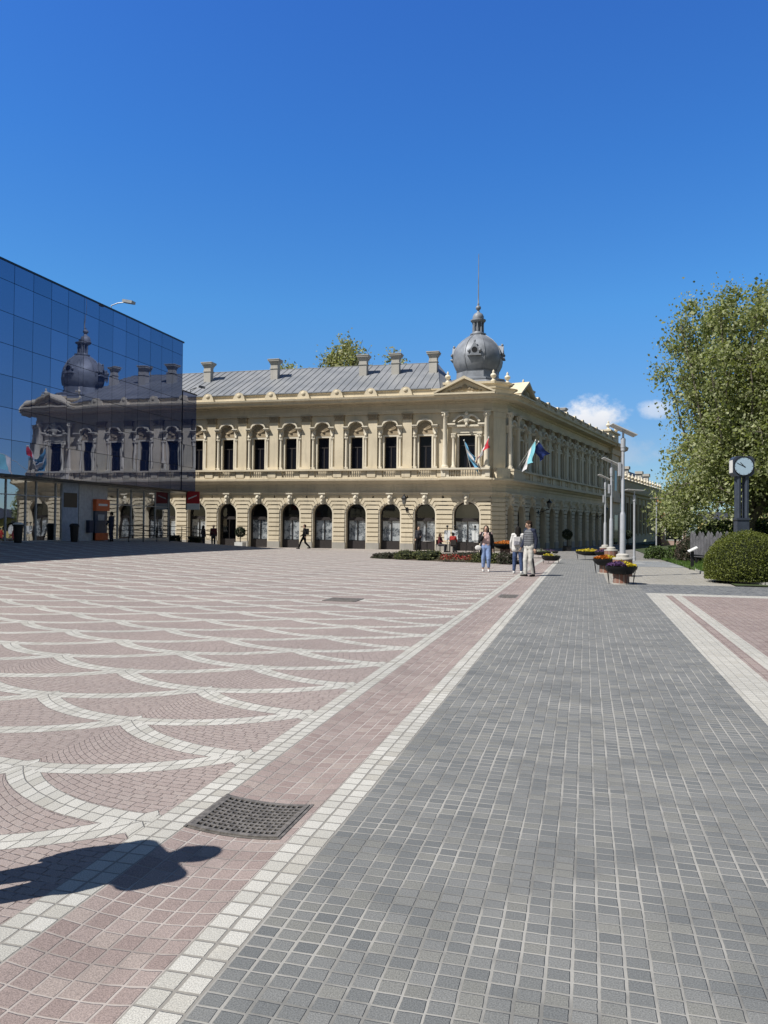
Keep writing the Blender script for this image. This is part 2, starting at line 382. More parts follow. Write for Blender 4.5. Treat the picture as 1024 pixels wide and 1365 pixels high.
# kerb round the lawn, following the gentle bend of the bed
kb = MB()
pts = [(4.45, 44.0), (4.28, 40), (4.2, 34), (4.05, 30), (4.0, 27.5), (4.25, 25.2), (5.0, 24.2), (7, 23.9), (12, 23.8), (40, 23.7)]
for (xa, ya), (xb, yb) in zip(pts[:-1], pts[1:]):
    d = Vector((xb-xa, yb-ya, 0)); L = d.length; a = math.atan2(d.y, d.x)
    kb.box(-0.004, L+0.004, -0.06, 0.06, -0.1, 0.10, Mx(xa, ya, zg(xa, ya), a))
thing('lawn_kerb', 'low pale stone kerb curving round the lawn beside the clipped hedge', 'kerb', data=kb.mesh('kerb', M_kerb, False))
# ------------------------------------------------------------------ the corner palace
def mat_plaster(name, c, bump=0.15):
    t = NT(name); p = t.wpos()
    n1 = t.noise(p, 0.7, 5, 0.6); n2 = t.noise(t.n('ShaderNodeMapping', {'Vector': p, 'Scale': (3.0, 3.0, 0.35)}).outputs[0], 1.2, 4, 0.6)
    cc = t.mix(t.rng(n1, 0.35, 0.7), tuple(x*0.90 for x in c), tuple(min(1, x*1.05) for x in c))
    cc = t.mix(t.rng(n2, 0.50, 0.78, 0, 0.55), cc, tuple(x*0.62 for x in c))
    n3 = t.noise(p, 4.5, 5, 0.7); cc = t.mix(t.rng(n3, 0.58, 0.75, 0, 0.4), cc, (c[0]*0.6, c[1]*0.58, c[2]*0.58))
    t.bsdf(cc, 0.85, 0, t.bump(t.noise(p, 25, 4), 0.01, bump), 0.2)
    return t.mat
M_cream = mat_plaster('cream_plaster', (0.77, 0.675, 0.505))
M_trim = mat_plaster('pale_stone_trim', (0.82, 0.75, 0.61))
M_plinth = mat_plaster('grey_plinth_stone', (0.42, 0.40, 0.36))
M_leaf_orn = mat_plaster('ochre_ornament', (0.42, 0.34, 0.23))
M_lead = simple('lead_sheet', (0.26, 0.28, 0.315), 0.55, 0.2, var=0.22, scale=1.2, bump=0.006, bscale=6)
M_dark = simple('dark_iron', (0.022, 0.023, 0.026), 0.5, 0.4)
M_frame = simple('dark_window_frame', (0.035, 0.03, 0.03), 0.6)
def mat_pane(name, c, spec=0.5, rough=0.03, bump=0.0):
    t = NT(name); p = t.wpos()
    nrm = t.bump(t.noise(p, 0.9, 2, 0.4), bump) if bump else None
    t.bsdf(c, rough, 0.0, nrm, spec)
    return t.mat
M_glassdark = mat_pane('dark_window_glass', (0.008, 0.009, 0.015), 0.14, 0.06, bump=0.004)
def mat_clear(name, tint, gl=0.10):
    t = NT(name)
    g = t.n('ShaderNodeBsdfGlossy', {'Color': (0.9, 0.93, 1.0), 'Roughness': 0.02}).outputs[0]
    tr = t.n('ShaderNodeBsdfTransparent', {'Color': tint}).outputs[0]
    fr = t.n('ShaderNodeFresnel', {'IOR': 1.5}).outputs[0]
    mx = t.n('ShaderNodeMixShader', {0: t.m('ADD', t.m('MULTIPLY', fr, 0.35), gl), 1: tr, 2: g})
    t.surf(mx.outputs[0]); return t.mat
M_shopglass = mat_clear('shop_glass', (0.88, 0.90, 0.92), 0.03)
def mat_poster(name, seed):
    t = NT(name); p = t.wpos(); q = t.n('ShaderNodeMapping', {'Vector': p, 'Location': (seed, 0, seed)}).outputs[0]
    a = t.rng(t.noise(q, 2.2, 5, 0.6), 0.44, 0.56); b = t.noise(q, 9.0, 4, 0.7)
    c = t.mix(a, (0.78, 0.80, 0.80), t.mix(t.rng(b, 0.4, 0.6), (0.06, 0.08, 0.11), (0.55, 0.57, 0.57)))
    t.bsdf(c, 0.5, 0, None, 0.4); return t.mat
M_posters = [mat_poster('window_print_%s' % k, s) for k, s in (('a', 0.0), ('b', 13.0), ('c', 29.0))]
def mat_roof():
    t = NT('zinc_roof'); p = t.wpos()
    n = t.noise(p, 0.5, 4, 0.6); n2 = t.noise(t.n('ShaderNodeMapping', {'Vector': p, 'Scale': (3, 0.5, 0.5)}).outputs[0], 1.5, 3)
    c = t.mix(t.rng(n, 0.3, 0.7), (0.25, 0.265, 0.285), (0.34, 0.35, 0.365)); c = t.mix(t.rng(n2, 0.5, 0.75, 0, 0.3), c, (0.22, 0.23, 0.25))
    t.bsdf(c, 0.55, 0.25, t.bump(t.noise(p, 3, 2), 0.02, 0.3), 0.4); return t.mat
M_roof = mat_roof()

ZB = -0.24
B = thing('corner_palace', 'long cream palace with arcaded ground floor and grey onion dome on its corner', 'building', Mx(-6.9, 58, ZB))
AR = R_(90-13.6)                                    # heading of the right wing
O_R = Vector((-5.95, 58.92, 0)); U_R = Vector((math.sin(R_(13.6)), math.cos(R_(13.6)), 0))
MF = lambda x: Mx(x, 58, 0)                         # local frame on the plaza front
MR = lambda t, s=1.0: Mx(O_R.x+U_R.x*t, O_R.y+U_R.y*t, 0, AR, s)

# --- one bay, local x along the wall, -y outwards, z up
HB, SPR = 1.375, 2.52
def arch_pts(r, n=14, z0=SPR): return [(r*math.cos(math.pi*i/n), z0+r*math.sin(math.pi*i/n)) for i in range(n+1)]
def arcade_wall(hb, r, ztop=4.02, rec=0.5):
    b = MB(); ap = arch_pts(r)
    for s in (-1, 1):
        b.prism([(s*hb, ZB-0.1), (s*r, ZB-0.1), (s*r, SPR), (s*hb, SPR)], 0, rec)
    for (xa, za), (xb, zb) in zip(ap[:-1], ap[1:]):
        xa2 = xa if abs(xa) < r-1e-6 else math.copysign(hb, xa); xb2 = xb if abs(xb) < r-1e-6 else math.copysign(hb, xb)
        b.prism([(xa, za), (xa2, ztop), (xb2, ztop), (xb, zb)], 0, rec)
    return b
def rustication(hb, r, ztop=3.80, sides=(-1, 1)):
    """raised courses of the pier, bending into voussoirs round the arch"""
    b = MB(); g = 0.040; pr = -0.10; ro = r+0.10
    for s in sides:
        z = 0.42; hgt = (SPR-0.42)/6
        for k in range(6):
            b.prism([(s*hb, z+g), (s*ro, z+g), (s*ro, z+hgt-g), (s*hb, z+hgt-g)], pr, 0.0); z += hgt
        b.box(min(s*hb, s*ro)-0.0, max(s*hb, s*ro), -0.13, 0.0, 0.28, 0.42)
        th = [0, 17, 34, 51, 67]; zl = [SPR, SPR+0.36, SPR+0.70, SPR+1.0, ztop]
        xo = [ro+0.02, ro*1.0, ro*0.93, ro*0.80, ro*0.66]
        for k in range(4):
            P = []
            def pt(a, rr): return (s*rr*math.cos(R_(a)), SPR+rr*math.sin(R_(a)))
            a0, a1 = th[k]+1.3, th[k+1]-1.3
            z0 = max(zl[k], SPR+ro*math.sin(R_(a0))); 
            P = [(s*hb, zl[k]+g), (s*xo[k]*1.02, zl[k]+g), pt(a0, ro), pt((a0+a1)/2, ro), pt(a1, ro), (s*xo[k+1]*1.04, zl[k+1]-g), (s*hb, zl[k+1]-g)]
            if P[2][1] < P[1][1]-0.3: pass
            b.prism(P, pr, 0.0)
        # wedge beside the keystone
        P = [(s*ro*math.cos(R_(68.5)), SPR+ro*math.sin(R_(68.5))), (s*0.16, SPR+ro*0.985), (s*0.22, ztop-g), (s*xo[4]*0.86, ztop-g)]
        b.prism(P, pr, 0.0)
    return b
def plinth(hb, r, sides=(-1, 1)):
    b = MB()
    for s in sides:
        a, c = sorted((s*hb, s*(r+0.05))); b.box(a, c, -0.13, 0.02, ZB-0.2, 0.28)
    return b
def keystone():
    b = MB()
    b.prism([(-0.15, 3.28), (0.15, 3.28), (0.22, 4.06), (-0.22, 4.06)], -0.20, 0.0)
    b.box(-0.28, 0.28, -0.30, 0.0, 4.06, 4.15)
    b.ell((0, -0.22, 3.80), (0.15, 0.14, 0.19), 10, 6); b.ell((0, -0.30, 3.52), (0.10, 0.10, 0.13), 8, 5); b.ell((0, -0.36, 3.78), (0.03, 0.05, 0.05), 6, 4)
    return b
def arch_rim(r, w=0.10):
    b = MB(); a = arch_pts(r, 16); o = arch_pts(r+w, 16)
    for i in range(16): b.prism([a[i], o[i], o[i+1], a[i+1]], -0.035, 0.0)
    for s in (-1, 1): b.prism([(s*r, ZB), (s*(r+w), ZB), (s*(r+w), SPR), (s*r, SPR)], -0.035, 0.0)
    return b
def shop_frame(r):
    b = MB(); a = arch_pts(r-0.005, 14); o = arch_pts(r-0.085, 14)
    for i in range(14): b.prism([o[i], a[i], a[i+1], o[i+1]], 0.40, 0.50)
    for s in (-1, 1): b.prism([(s*(r-0.085), ZB), (s*(r-0.005), ZB), (s*(r-0.005), SPR), (s*(r-0.085), SPR)], 0.40, 0.50)
    b.box(-r+0.09, r-0.09, 0.40, 0.49, ZB, 0.42); b.box(-r+0.09, r-0.09, 0.41, 0.48, 2.02, 2.26); b.box(-0.018, 0.018, 0.42, 0.48, 0.42, 2.02)
    return b
def shop_pane(r):
    b = MB(); a = arch_pts(r-0.08, 14); n = len(a)
    b.v = [(x, 0.45, z) for x, z in a] + [(-r+0.08, 0.45, 0.4), (r-0.08, 0.45, 0.4)]; b.f = [tuple(range(n+2))]; return b
def shop_print(r):
    b = MB(); b.box(-r+0.12, -0.04, 0.54, 0.57, 0.46, 2.0); b.box(0.04, r-0.11, 0.515, 0.535, 0.45, 2.0); return b
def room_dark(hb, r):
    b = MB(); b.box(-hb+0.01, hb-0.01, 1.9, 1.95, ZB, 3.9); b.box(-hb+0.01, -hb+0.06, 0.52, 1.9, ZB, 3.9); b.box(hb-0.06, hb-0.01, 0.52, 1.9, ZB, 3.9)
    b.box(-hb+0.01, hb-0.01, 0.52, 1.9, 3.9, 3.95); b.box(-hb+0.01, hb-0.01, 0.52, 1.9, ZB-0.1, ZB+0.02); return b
def upper_wall(hb, hw, z0=6.0, z1=11.3, ws=6.03, wtp=8.53):
    b = MB(); d = 0.35
    b.box(-hb, -hw, 0, d, z0, z1); b.box(hw, hb, 0, d, z0, z1); b.box(-hw, hw, 0, d, wtp, z1); b.box(-hw, hw, 0, d, z0-0.01, ws)
    b.box(-hb, hb, 0.002, d, 4.02, z0-0.01)
    return b
def win_frame(hw, ws=6.03, wtp=8.53):
    b = MB(); f = 0.07; y0, y1 = 0.22, 0.30
    b.box(-hw, -hw+f, y0, y1, ws, wtp); b.box(hw-f, hw, y0, y1, ws, wtp); b.box(-hw+f, hw-f, y0, y1, wtp-f, wtp); b.box(-hw+f, hw-f, y0, y1, ws, ws+f)
    b.box(-0.035, 0.035, y0+0.005, y1-0.005, ws+f, wtp-0.75); b.box(-hw+f, hw-f, y0+0.002, y1-0.002, wtp-0.80, wtp-0.73); return b
def win_pane(hw, ws=6.03, wtp=8.53):
    b = MB(); b.box(-hw+0.06, hw-0.06, 0.255, 0.265, ws+0.06, wtp-0.06); return b
def surround(hw):
    b = MB(); e = 0.13
    b.box(-hw-e, -hw, -0.05, 0, 6.03, 8.53); b.box(hw, hw+e, -0.05, 0, 6.03, 8.53); b.box(-hw-e, hw+e, -0.052, 0, 8.53, 8.66); return b
def hood(hw):
    """round-headed hood with short level ends over consoles"""
    b = MB(); ri, ro = 0.57, 0.63; zc = 9.30
    n = 14; a = [(ri*math.cos(math.pi*i/n), zc+0.72*ri*math.sin(math.pi*i/n)) for i in range(n+1)]; o = [(ro*math.cos(math.pi*i/n), zc+0.10+0.72*ro*math.sin(math.pi*i/n)) for i in range(n+1)]
    for i in range(n): b.prism([a[i], o[i], o[i+1], a[i+1]], -0.36, 0)
    for s in (-1, 1):
        x0, x1 = sorted((s*0.56, s*1.02)); b.box(x0, x1, -0.55, 0, 9.27, 9.35); b.box(x0 if s < 0 else x0+0.05, x1-0.05 if s < 0 else x1, -0.46, 0, 9.16, 9.27)
        x0, x1 = sorted((s*0.60, s*0.96)); b.box(x0, x1, -0.18, 0, 8.78, 9.16)
    return b
def tympanum():
    b = MB(); b.box(-0.60, 0.60, -0.06, 0, 8.66, 9.16)
    n = 9
    for i in range(n):
        an = math.pi*(i+0.5)/n; b.cap((0.08*math.cos(an), -0.05, 9.0+0.06*math.sin(an)), (0.42*math.cos(an), -0.10, 9.12+0.40*math.sin(an)), 0.035, 0.075, 6)
    b.ell((0, -0.08, 9.0), (0.14, 0.1, 0.1), 8, 5); return b
def half_column(x, z0=6.03, z1=8.45):
    b = MB(); b.box(x-0.15, x+0.15, -0.24, 0, z0, z0+0.16)
    b.lathe([(0.115, z0+0.16), (0.105, z0+0.9), (0.095, z1-0.12)], 10, (x, -0.12, 0)); b.lathe([(0.10, z1-0.12), (0.13, z1-0.06), (0.13, z1)], 10, (x, -0.12, 0))
    b.box(x-0.15, x+0.15, -0.26, 0, z1, z1+0.09)
    b.prism([(x-0.12, z1+0.09), (x+0.12, z1+0.09), (x+0.14, z1+0.36), (x-0.14, z1+0.36)], -0.22, 0); b.ell((x, -0.24, z1+0.22), (0.10, 0.09, 0.12), 8, 5)
    return b
def pilaster(w=0.36):
    b = MB(); b.box(-w-0.05, w+0.05, -0.34, 0, 6.0, 6.22); b.box(-w, w, -0.28, 0, 6.22, 9.80)
    return b
def capital(w=0.36):
    b = MB(); b.box(-w-0.03, w+0.03, -0.32, 0, 9.80, 9.88); b.box(-w, w, -0.29, 0, 9.88, 10.20); b.box(-w-0.07, w+0.07, -0.37, 0, 10.20, 10.28)
    for i in range(6):
        an = 2*math.pi*i/6; b.ell((0.12*math.cos(an), -0.30, 10.04+0.12*math.sin(an)), (0.07, 0.05, 0.07), 6, 4)
    b.ell((0, -0.33, 10.04), (0.06, 0.06, 0.06), 6, 4)
    for s in (-1, 1): b.lathe([(0.09, -0.05), (0.09, 0.05)], 8, M=Matrix.Translation((s*(w-0.04), -0.32, 10.10)) @ Matrix.Rotation(math.pi/2, 4, 'X'))
    return b
BAL = [(0.055, 0), (0.055, 0.05), (0.035, 0.07), (0.07, 0.20), (0.072, 0.26), (0.035, 0.42), (0.04, 0.46), (0.055, 0.49), (0.055, 0.53)]
def balusters(hw, nb, y=-0.50, z0=5.36):
    b = MB()
    for i in range(nb): b.lathe([(r, z*0.50/0.53) for r, z in BAL], 8, (-hw+2*hw*(i+0.5)/nb, y, z0))
    return b
def bal_rail(hb, hw, y=-0.50):
    b = MB(); b.box(-hb, hb, y-0.13, y+0.13, 5.24, 5.36); b.box(-hb, hb, y-0.30, y+0.14, 5.87, 6.0)
    for s in (-1, 1):
        x0, x1 = sorted((s*hw, s*(hw+0.42))); b.box(x0, x1, y-0.10, y+0.10, 5.36, 5.86)
        x0, x1 = sorted((s*(hb-0.34), s*hb)); b.box(x0, x1, y-0.16, y+0.12, 5.361, 5.861)
        x0, x1 = sorted((s*(hw+0.42), s*(hb-0.34)));
        if x1-x0 > 0.02: b.box(x0, x1, y-0.03, y+0.08, 5.36, 5.86)
    return b
def acroterion():
    b = MB(); n = 10; o = [(0.40*math.cos(math.pi*i/n), 11.86+0.34*math.sin(math.pi*i/n)) for i in range(n+1)]
    b.prism([(0.55, 11.50), (0.45, 11.86)] + o[1:-1] + [(-0.45, 11.86), (-0.55, 11.50)], -1.04, -0.75); b.ell((0, -1.06, 11.95), (0.18, 0.06, 0.16), 8, 5); return b

mesh = {}
def mk(key, builder, mat, **kw):
    if key not in mesh: mesh[key] = builder.mesh(key, mat, **kw)
    return mesh[key]
def bay(M, key, hb=HB, r=0.81, hw=0.49, posters=True, left_pil=True, door=False):
    k = lambda n: key+'_'+n
    put('arcade_wall', mk(k('arcade_wall'), arcade_wall(hb, r), M_cream), B, M)
    for s in (-1, 1):
        rc = put('rusticated_courses', mk(k('rustication%d' % s), rustication(hb, r, sides=(s,)), M_cream, ang=20), B, M)
        put('plinth', mk(k('plinth%d' % s), plinth(hb, r, (s,)), M_plinth), rc, M)
    put('arch_rim', mk(k('arch_rim'), arch_rim(r), M_trim), B, M)
    put('keystone', mk(k('keystone'), keystone(), M_trim), B, M)
    sf = put('shop_window', mk(k('shop_frame'), shop_frame(r), M_frame), B, M)
    put('pane', mk(k('shop_pane'), shop_pane(r), M_shopglass), sf, M)
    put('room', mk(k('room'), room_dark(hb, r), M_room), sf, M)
    if posters: put('print', mk(k('print%d' % (len(WM) % 3)), shop_print(r), M_posters[len(WM) % 3]), sf, M)
    put('wall', mk(k('wall'), upper_wall(hb, hw), M_cream), B, M)
    wf = put('window', mk(k('window'), win_frame(hw), M_frame), B, M)
    put('pane', mk(k('pane'), win_pane(hw), M_glassdark), wf, M)
    put('window_surround', mk(k('surround'), surround(hw), M_trim), B, M)
    hd = put('window_hood', mk(k('hood'), hood(hw), M_trim), B, M)
    put('shell_ornament', mk(k('tympanum'), tympanum(), M_leaf_orn), hd, M)
    for s in (-1, 1): put('window_column', mk(k('column%d' % s), half_column(s*0.80), M_trim), B, M)
    bl = put('balustrade', mk(k('rail'), bal_rail(hb, 0.52), M_cream), B, M)
    put('balusters', mk(k('balusters'), balusters(0.50, 6), M_trim), bl, M)
def pil(M):
    p = put('pilaster', mk('pilaster', pilaster(), M_cream), B, M); put('capital', mk('capital', capital(), M_leaf_orn), p, M)
    put('acroterion', mk('acroterion', acroterion(), M_cream), B, M)
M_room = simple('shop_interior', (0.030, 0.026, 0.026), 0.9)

FB = [-11.93-2.75*k for k in range(9)]              # bays of the plaza front, right to left
for i, x in enumerate(FB): bay(MF(x), 'bay', posters=(i != 6), r=0.81)
for i in range(9): pil(MF(FB[0]-HB-2.75*i))
RB = [3.75+2.92*k for k in range(11)]               # bays of the right wing
for t_ in RB: bay(MR(t_, 2.92/2.75), 'bay', posters=False)
for i in range(12): pil(MR(RB[0]-1.46+2.92*i, 1.05))

# --- continuous mouldings, drawn as a profile along a plan path
CORN = [(0, 10.28), (-0.20, 10.28), (-0.20, 10.42), (-0.24, 10.42), (-0.24, 10.56), (-0.14, 10.58), (-0.14, 10.92), (-0.26, 10.96), (-0.30, 11.10), (-1.02, 11.12), (-1.08, 11.28), (-1.24, 11.36), (-1.28, 11.50), (0.0, 11.56)]
PARA = [(0, 11.52), (-0.85, 11.52), (-0.85, 11.90), (-0.93, 11.92), (-0.93, 11.99), (0, 12.0)]
BELT = [(0, 3.98), (-0.10, 3.98), (-0.10, 4.10), (-0.16, 4.14), (-0.16, 4.26), (-0.05, 4.30), (-0.05, 4.62), (-0.12, 4.66), (-0.14, 4.84), (-0.34, 4.92), (-0.46, 5.06), (-0.74, 5.10), (-0.76, 5.24), (0, 5.25)]
ca, sa = math.cos(R_(35)), math.sin(R_(35))
plan = [(-37.0, 58.0), (-6.87, 58.0), (O_R.x, O_R.y), tuple((O_R + U_R*35.9)[:2])]
def sweep(prof, path, name, mat, parent=None):
    P = [Vector((x, y)) for x, y in path]; dirs = [(P[i+1]-P[i]).normalized() for i in range(len(P)-1)]; nr = [Vector((d.y, -d.x)) for d in dirs]
    b = MB(); n = len(prof)
    for i, p in enumerate(P):
        if i == 0: m = nr[0]
        elif i == len(P)-1: m = nr[-1]
        else:
            m = (nr[i-1]+nr[i]); m = m/m.dot(nr[i])
        for y, z in prof: b.v.append((p.x - m.x*y, p.y - m.y*y, z))
    for i in range(len(P)-1):
        for k in range(n): b.f.append((i*n+k, i*n+(k+1) % n, (i+1)*n+(k+1) % n, (i+1)*n+k))
    b.f.append(tuple(range(n))); b.f.append(tuple((len(P)-1)*n+k for k in range(n)))
    return put(name, b.mesh(name, mat, True, 25), parent or B)
sweep(CORN, plan, 'cornice', M_cream); sweep(PARA, plan, 'parapet', M_cream); sweep(BELT, plan, 'belt_course', M_cream)
dn = MB()
for i in range(150):
    x = -37+0.2*i; dn.box(x, x+0.10, 57.70, 57.80, 10.97, 11.10)
put('dentils', dn.mesh('dentils', M_cream, False), B)
# dark rainwater gutter line along the eaves
gt = [(-0.93, 11.985), (-0.99, 11.99), (-0.99, 12.05), (-0.80, 12.08)]
sweep(gt, [plan[0], (-11.4, 58.0)], 'gutter', M_lead)
sweep(gt, [tuple((O_R + U_R*3.2)[:2]), plan[3]], 'gutter', M_lead)

# --- corner: plaza-side bay with free columns, splayed pier, side bay
M = MF(-8.72); hb, r = 1.83, 0.98
put('arcade_wall', arcade_wall(hb, r).mesh('corner_arcade', M_cream), B, M); 
for s_ in (-1, 1):
    rc = put('rusticated_courses', rustication(hb, r, sides=(s_,)).mesh('corner_rustication', M_cream, ang=20), B, M)
    put('plinth', plinth(hb, r, (s_,)).mesh('corner_plinth', M_plinth), rc, M)
put('arch_rim', arch_rim(r).mesh('corner_rim', M_trim), B, M); put('keystone', mesh['bay_keystone'], B, M)
sf = put('shop_window', shop_frame(r).mesh('corner_shop', M_frame), B, M); put('pane', shop_pane(r).mesh('corner_shop_pane', M_shopglass), sf, M)
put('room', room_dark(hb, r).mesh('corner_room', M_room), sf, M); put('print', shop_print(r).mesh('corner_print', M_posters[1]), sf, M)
put('wall', upper_wall(hb, 0.62).mesh('corner_wall', M_cream), B, M)
wf = put('window', win_frame(0.62).mesh('corner_window', M_frame), B, M); put('pane', win_pane(0.62).mesh('corner_pane', M_glassdark), wf, M)
put('window_surround', surround(0.62).mesh('corner_surround', M_trim), B, M)
hd = MB(); n = 14
ri, ro, zc = 0.92, 1.08, 9.35
for i in list(range(1, 6)) + list(range(9, 13)):
    A = [(q*math.cos(math.pi*k/n), zc+0.72*q*math.sin(math.pi*k/n)) for k in (i, i+1) for q in (ri, ro)]
    hd.prism([A[0], A[1], A[3], A[2]], -0.42, 0)
hd.box(-1.45, -0.85, -0.42, 0, 9.30, 9.42); hd.box(0.85, 1.45, -0.42, 0, 9.30, 9.42); hd.box(-1.40, 1.40, -0.30, 0, 9.16, 9.30); hd.box(-1.15, 1.15, -0.10, 0, 8.70, 9.16)
put('window_hood', hd.mesh('corner_hood', M_trim), B, M)
ct = MB(); ct.ell((0, -0.36, 9.72), (0.26, 0.12, 0.36), 10, 7); ct.ell((0, -0.42, 10.12), (0.16, 0.10, 0.14), 8, 5); ct.ell((0, -0.4, 9.3), (0.12, 0.1, 0.16), 8, 5)
for s in (-1, 1): ct.cap((s*0.25, -0.35, 9.65), (s*0.62, -0.35, 9.5), 0.11, 0.05, 8); ct.cap((s*0.2, -0.35, 9.95), (s*0.45, -0.35, 9.98), 0.09, 0.05, 8)
put('cartouche', ct.mesh('cartouche', M_trim), B, M)
def free_column(x, z1, rr, y):
    b = MB(); b.box(x-rr*1.5, x+rr*1.5, y-rr*1.5, y+rr*1.5, 6.0, 6.12)
    b.lathe([(rr*1.35, 6.12), (rr*1.35, 6.2), (rr*1.05, 6.26), (rr*1.1, 6.6), (rr, 7.2), (rr*0.86, z1-0.5), (rr*1.0, z1-0.46)], 14, (x, y, 0))
    b.lathe([(rr*0.86, z1-0.46), (rr*1.25, z1-0.28), (rr*1.0, z1-0.26), (rr*1.5, z1-0.06)], 8, (x, y, 0))
    for k in range(8):
        a = 2*math.pi*k/8; b.ell((x+rr*1.25*math.cos(a), y+rr*1.25*math.sin(a), z1-0.2), (rr*0.42, rr*0.42, 0.13), 6, 4)
    b.box(x-rr*1.5, x+rr*1.5, y-rr*1.5, 0, z1-0.06, z1+0.02); return b
for x in (-1.62, 1.52): put('column', free_column(x, 10.26, 0.19, -0.36).mesh('column', M_trim), B, M)
for x in (-0.98, 0.98): put('window_column', free_column(x, 8.62, 0.12, -0.28).mesh('small_column', M_trim), B, M)
bl = put('balustrade', bal_rail(1.83, 1.22, -0.74).mesh('corner_rail', M_trim), B, M); put('balusters', balusters(1.20, 13, -0.74).mesh('corner_balusters', M_trim), bl, M)
sl = MB(); sl.box(-1.98, 1.98, -1.0, 0, 5.12, 5.245); sl.profile([(0, 4.7), (-0.35, 4.9), (-0.9, 5.12), (0, 5.12)], -1.85, 1.85); put('balcony_slab', sl.mesh('balcony_slab', M_cream), B, M)
# splayed corner pier
dvec = Vector((O_R.x+6.87, O_R.y-58.0)); La = dvec.length; aS = math.atan2(dvec.y, dvec.x); MS = Mx(-6.87, 58, 0, aS)
sp = MB(); sp.box(0, La, 0, 0.5, ZB-0.2, 4.02); sp.box(0, La, 0.002, 0.5, 4.02, 11.3); sp.box(-0.02, La+0.02, -0.13, 0, ZB-0.2, 0.28)
z = 0.42
for k in range(10): sp.box(0.0, La, -0.075, 0, z+0.035, z+0.303); z += 0.338
sp.box(0.08, La-0.08, -0.13, 0, 6.0, 9.85); sp.box(0.03, La-0.03, -0.18, 0, 9.85, 10.27); sp.box(0, La, -0.64, -0.14, 5.24, 6.0)
put('corner_pier', sp.mesh('corner_pier', M_cream, True, 20), B, MS)
# side bay: t 0 .. 2.29
M = MR(1.145); hb = 1.145
put('arcade_wall', arcade_wall(hb, 0.70).mesh('side_arcade', M_cream), B, M); 
for s_ in (-1, 1): put('rusticated_courses', rustication(hb, 0.70, sides=(s_,)).mesh('side_rustication', M_cream, ang=20), B, M)
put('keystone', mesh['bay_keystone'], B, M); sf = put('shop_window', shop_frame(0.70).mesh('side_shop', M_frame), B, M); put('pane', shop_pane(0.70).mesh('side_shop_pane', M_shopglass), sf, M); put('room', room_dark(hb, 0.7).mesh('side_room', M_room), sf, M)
put('wall', upper_wall(hb, 0.52).mesh('side_wall', M_cream), B, M); wf = put('window', win_frame(0.52).mesh('side_window', M_frame), B, M); put('pane', win_pane(0.52).mesh('side_pane', M_glassdark), wf, M)
put('window_hood', mesh['bay_hood'], B, M); put('window_surround', surround(0.52).mesh('side_surround', M_trim), B, M)
for x in (-0.95, 0.95): put('column', free_column(x, 10.26, 0.17, -0.32).mesh('side_column', M_trim), B, M)
sr = MB(); sr.box(-hb, hb, -0.70, -0.46, 5.24, 6.0); sr.box(-hb-0.05, hb+0.05, -0.74, -0.42, 5.86, 6.01); put('balcony_parapet', sr.mesh('balcony_parapet', M_cream), B, M)
# pediments
def pediment(hw, z0, z1, y0=-1.40, y1=0.6):
    b = MB(); b.prism([(-hw, z0), (hw, z0), (0, z1-0.16)], -0.98, y1)
    for s in (-1, 1):
        b.prism([(s*(hw+0.12), z0), (s*(hw+0.12)+s*0.12, z0+0.06), (0, z1+0.06), (0, z1-0.14)], y0, y1)
    b.box(-hw-0.2, hw+0.2, y0+0.02, y1, z0-0.12, z0); return b
def ped_orn(z0):
    b = MB(); b.ell((0, -1.0, z0+0.42), (0.22, 0.10, 0.24), 10, 6)
    for s in (-1, 1):
        for k in range(4): b.ell((s*(0.35+0.28*k), -1.0, z0+0.34-0.06*k), (0.20-0.03*k, 0.07, 0.14-0.022*k), 8, 5)
    return b
for M, hw in ((MF(-8.78), 2.08), (MR(1.5), 1.75)):
    p = put('pediment', pediment(hw, 11.56, 12.74).mesh('pediment', M_cream, True, 20), B, M); put('relief', ped_orn(11.56).mesh('relief', M_leaf_orn), p, M)
# attic block under the dome
at = [(-10.55, 58.5), (-6.80, 58.5), (-5.75, 59.6), (-4.75, 63.2), (-6.5, 66.0), (-10.55, 66.0)]
b = MB(); nA = len(at)
b.v = [(x, y, 11.5) for x, y in at] + [(x, y, 12.55) for x, y in at]; b.f = [tuple(range(nA)), tuple(range(nA, 2*nA))] + [(i, (i+1) % nA, nA+(i+1) % nA, nA+i) for i in range(nA)]
put('attic', b.mesh('attic', M_cream, False), B)
sweep([(0, 12.46), (-0.14, 12.50), (-0.16, 12.66), (0.3, 12.70)], [(at[5][0], at[5][1]), at[0], at[1], at[2], at[3], at[4]], 'attic_cornice', M_cream)
DX, DY = -8.5, 62.0
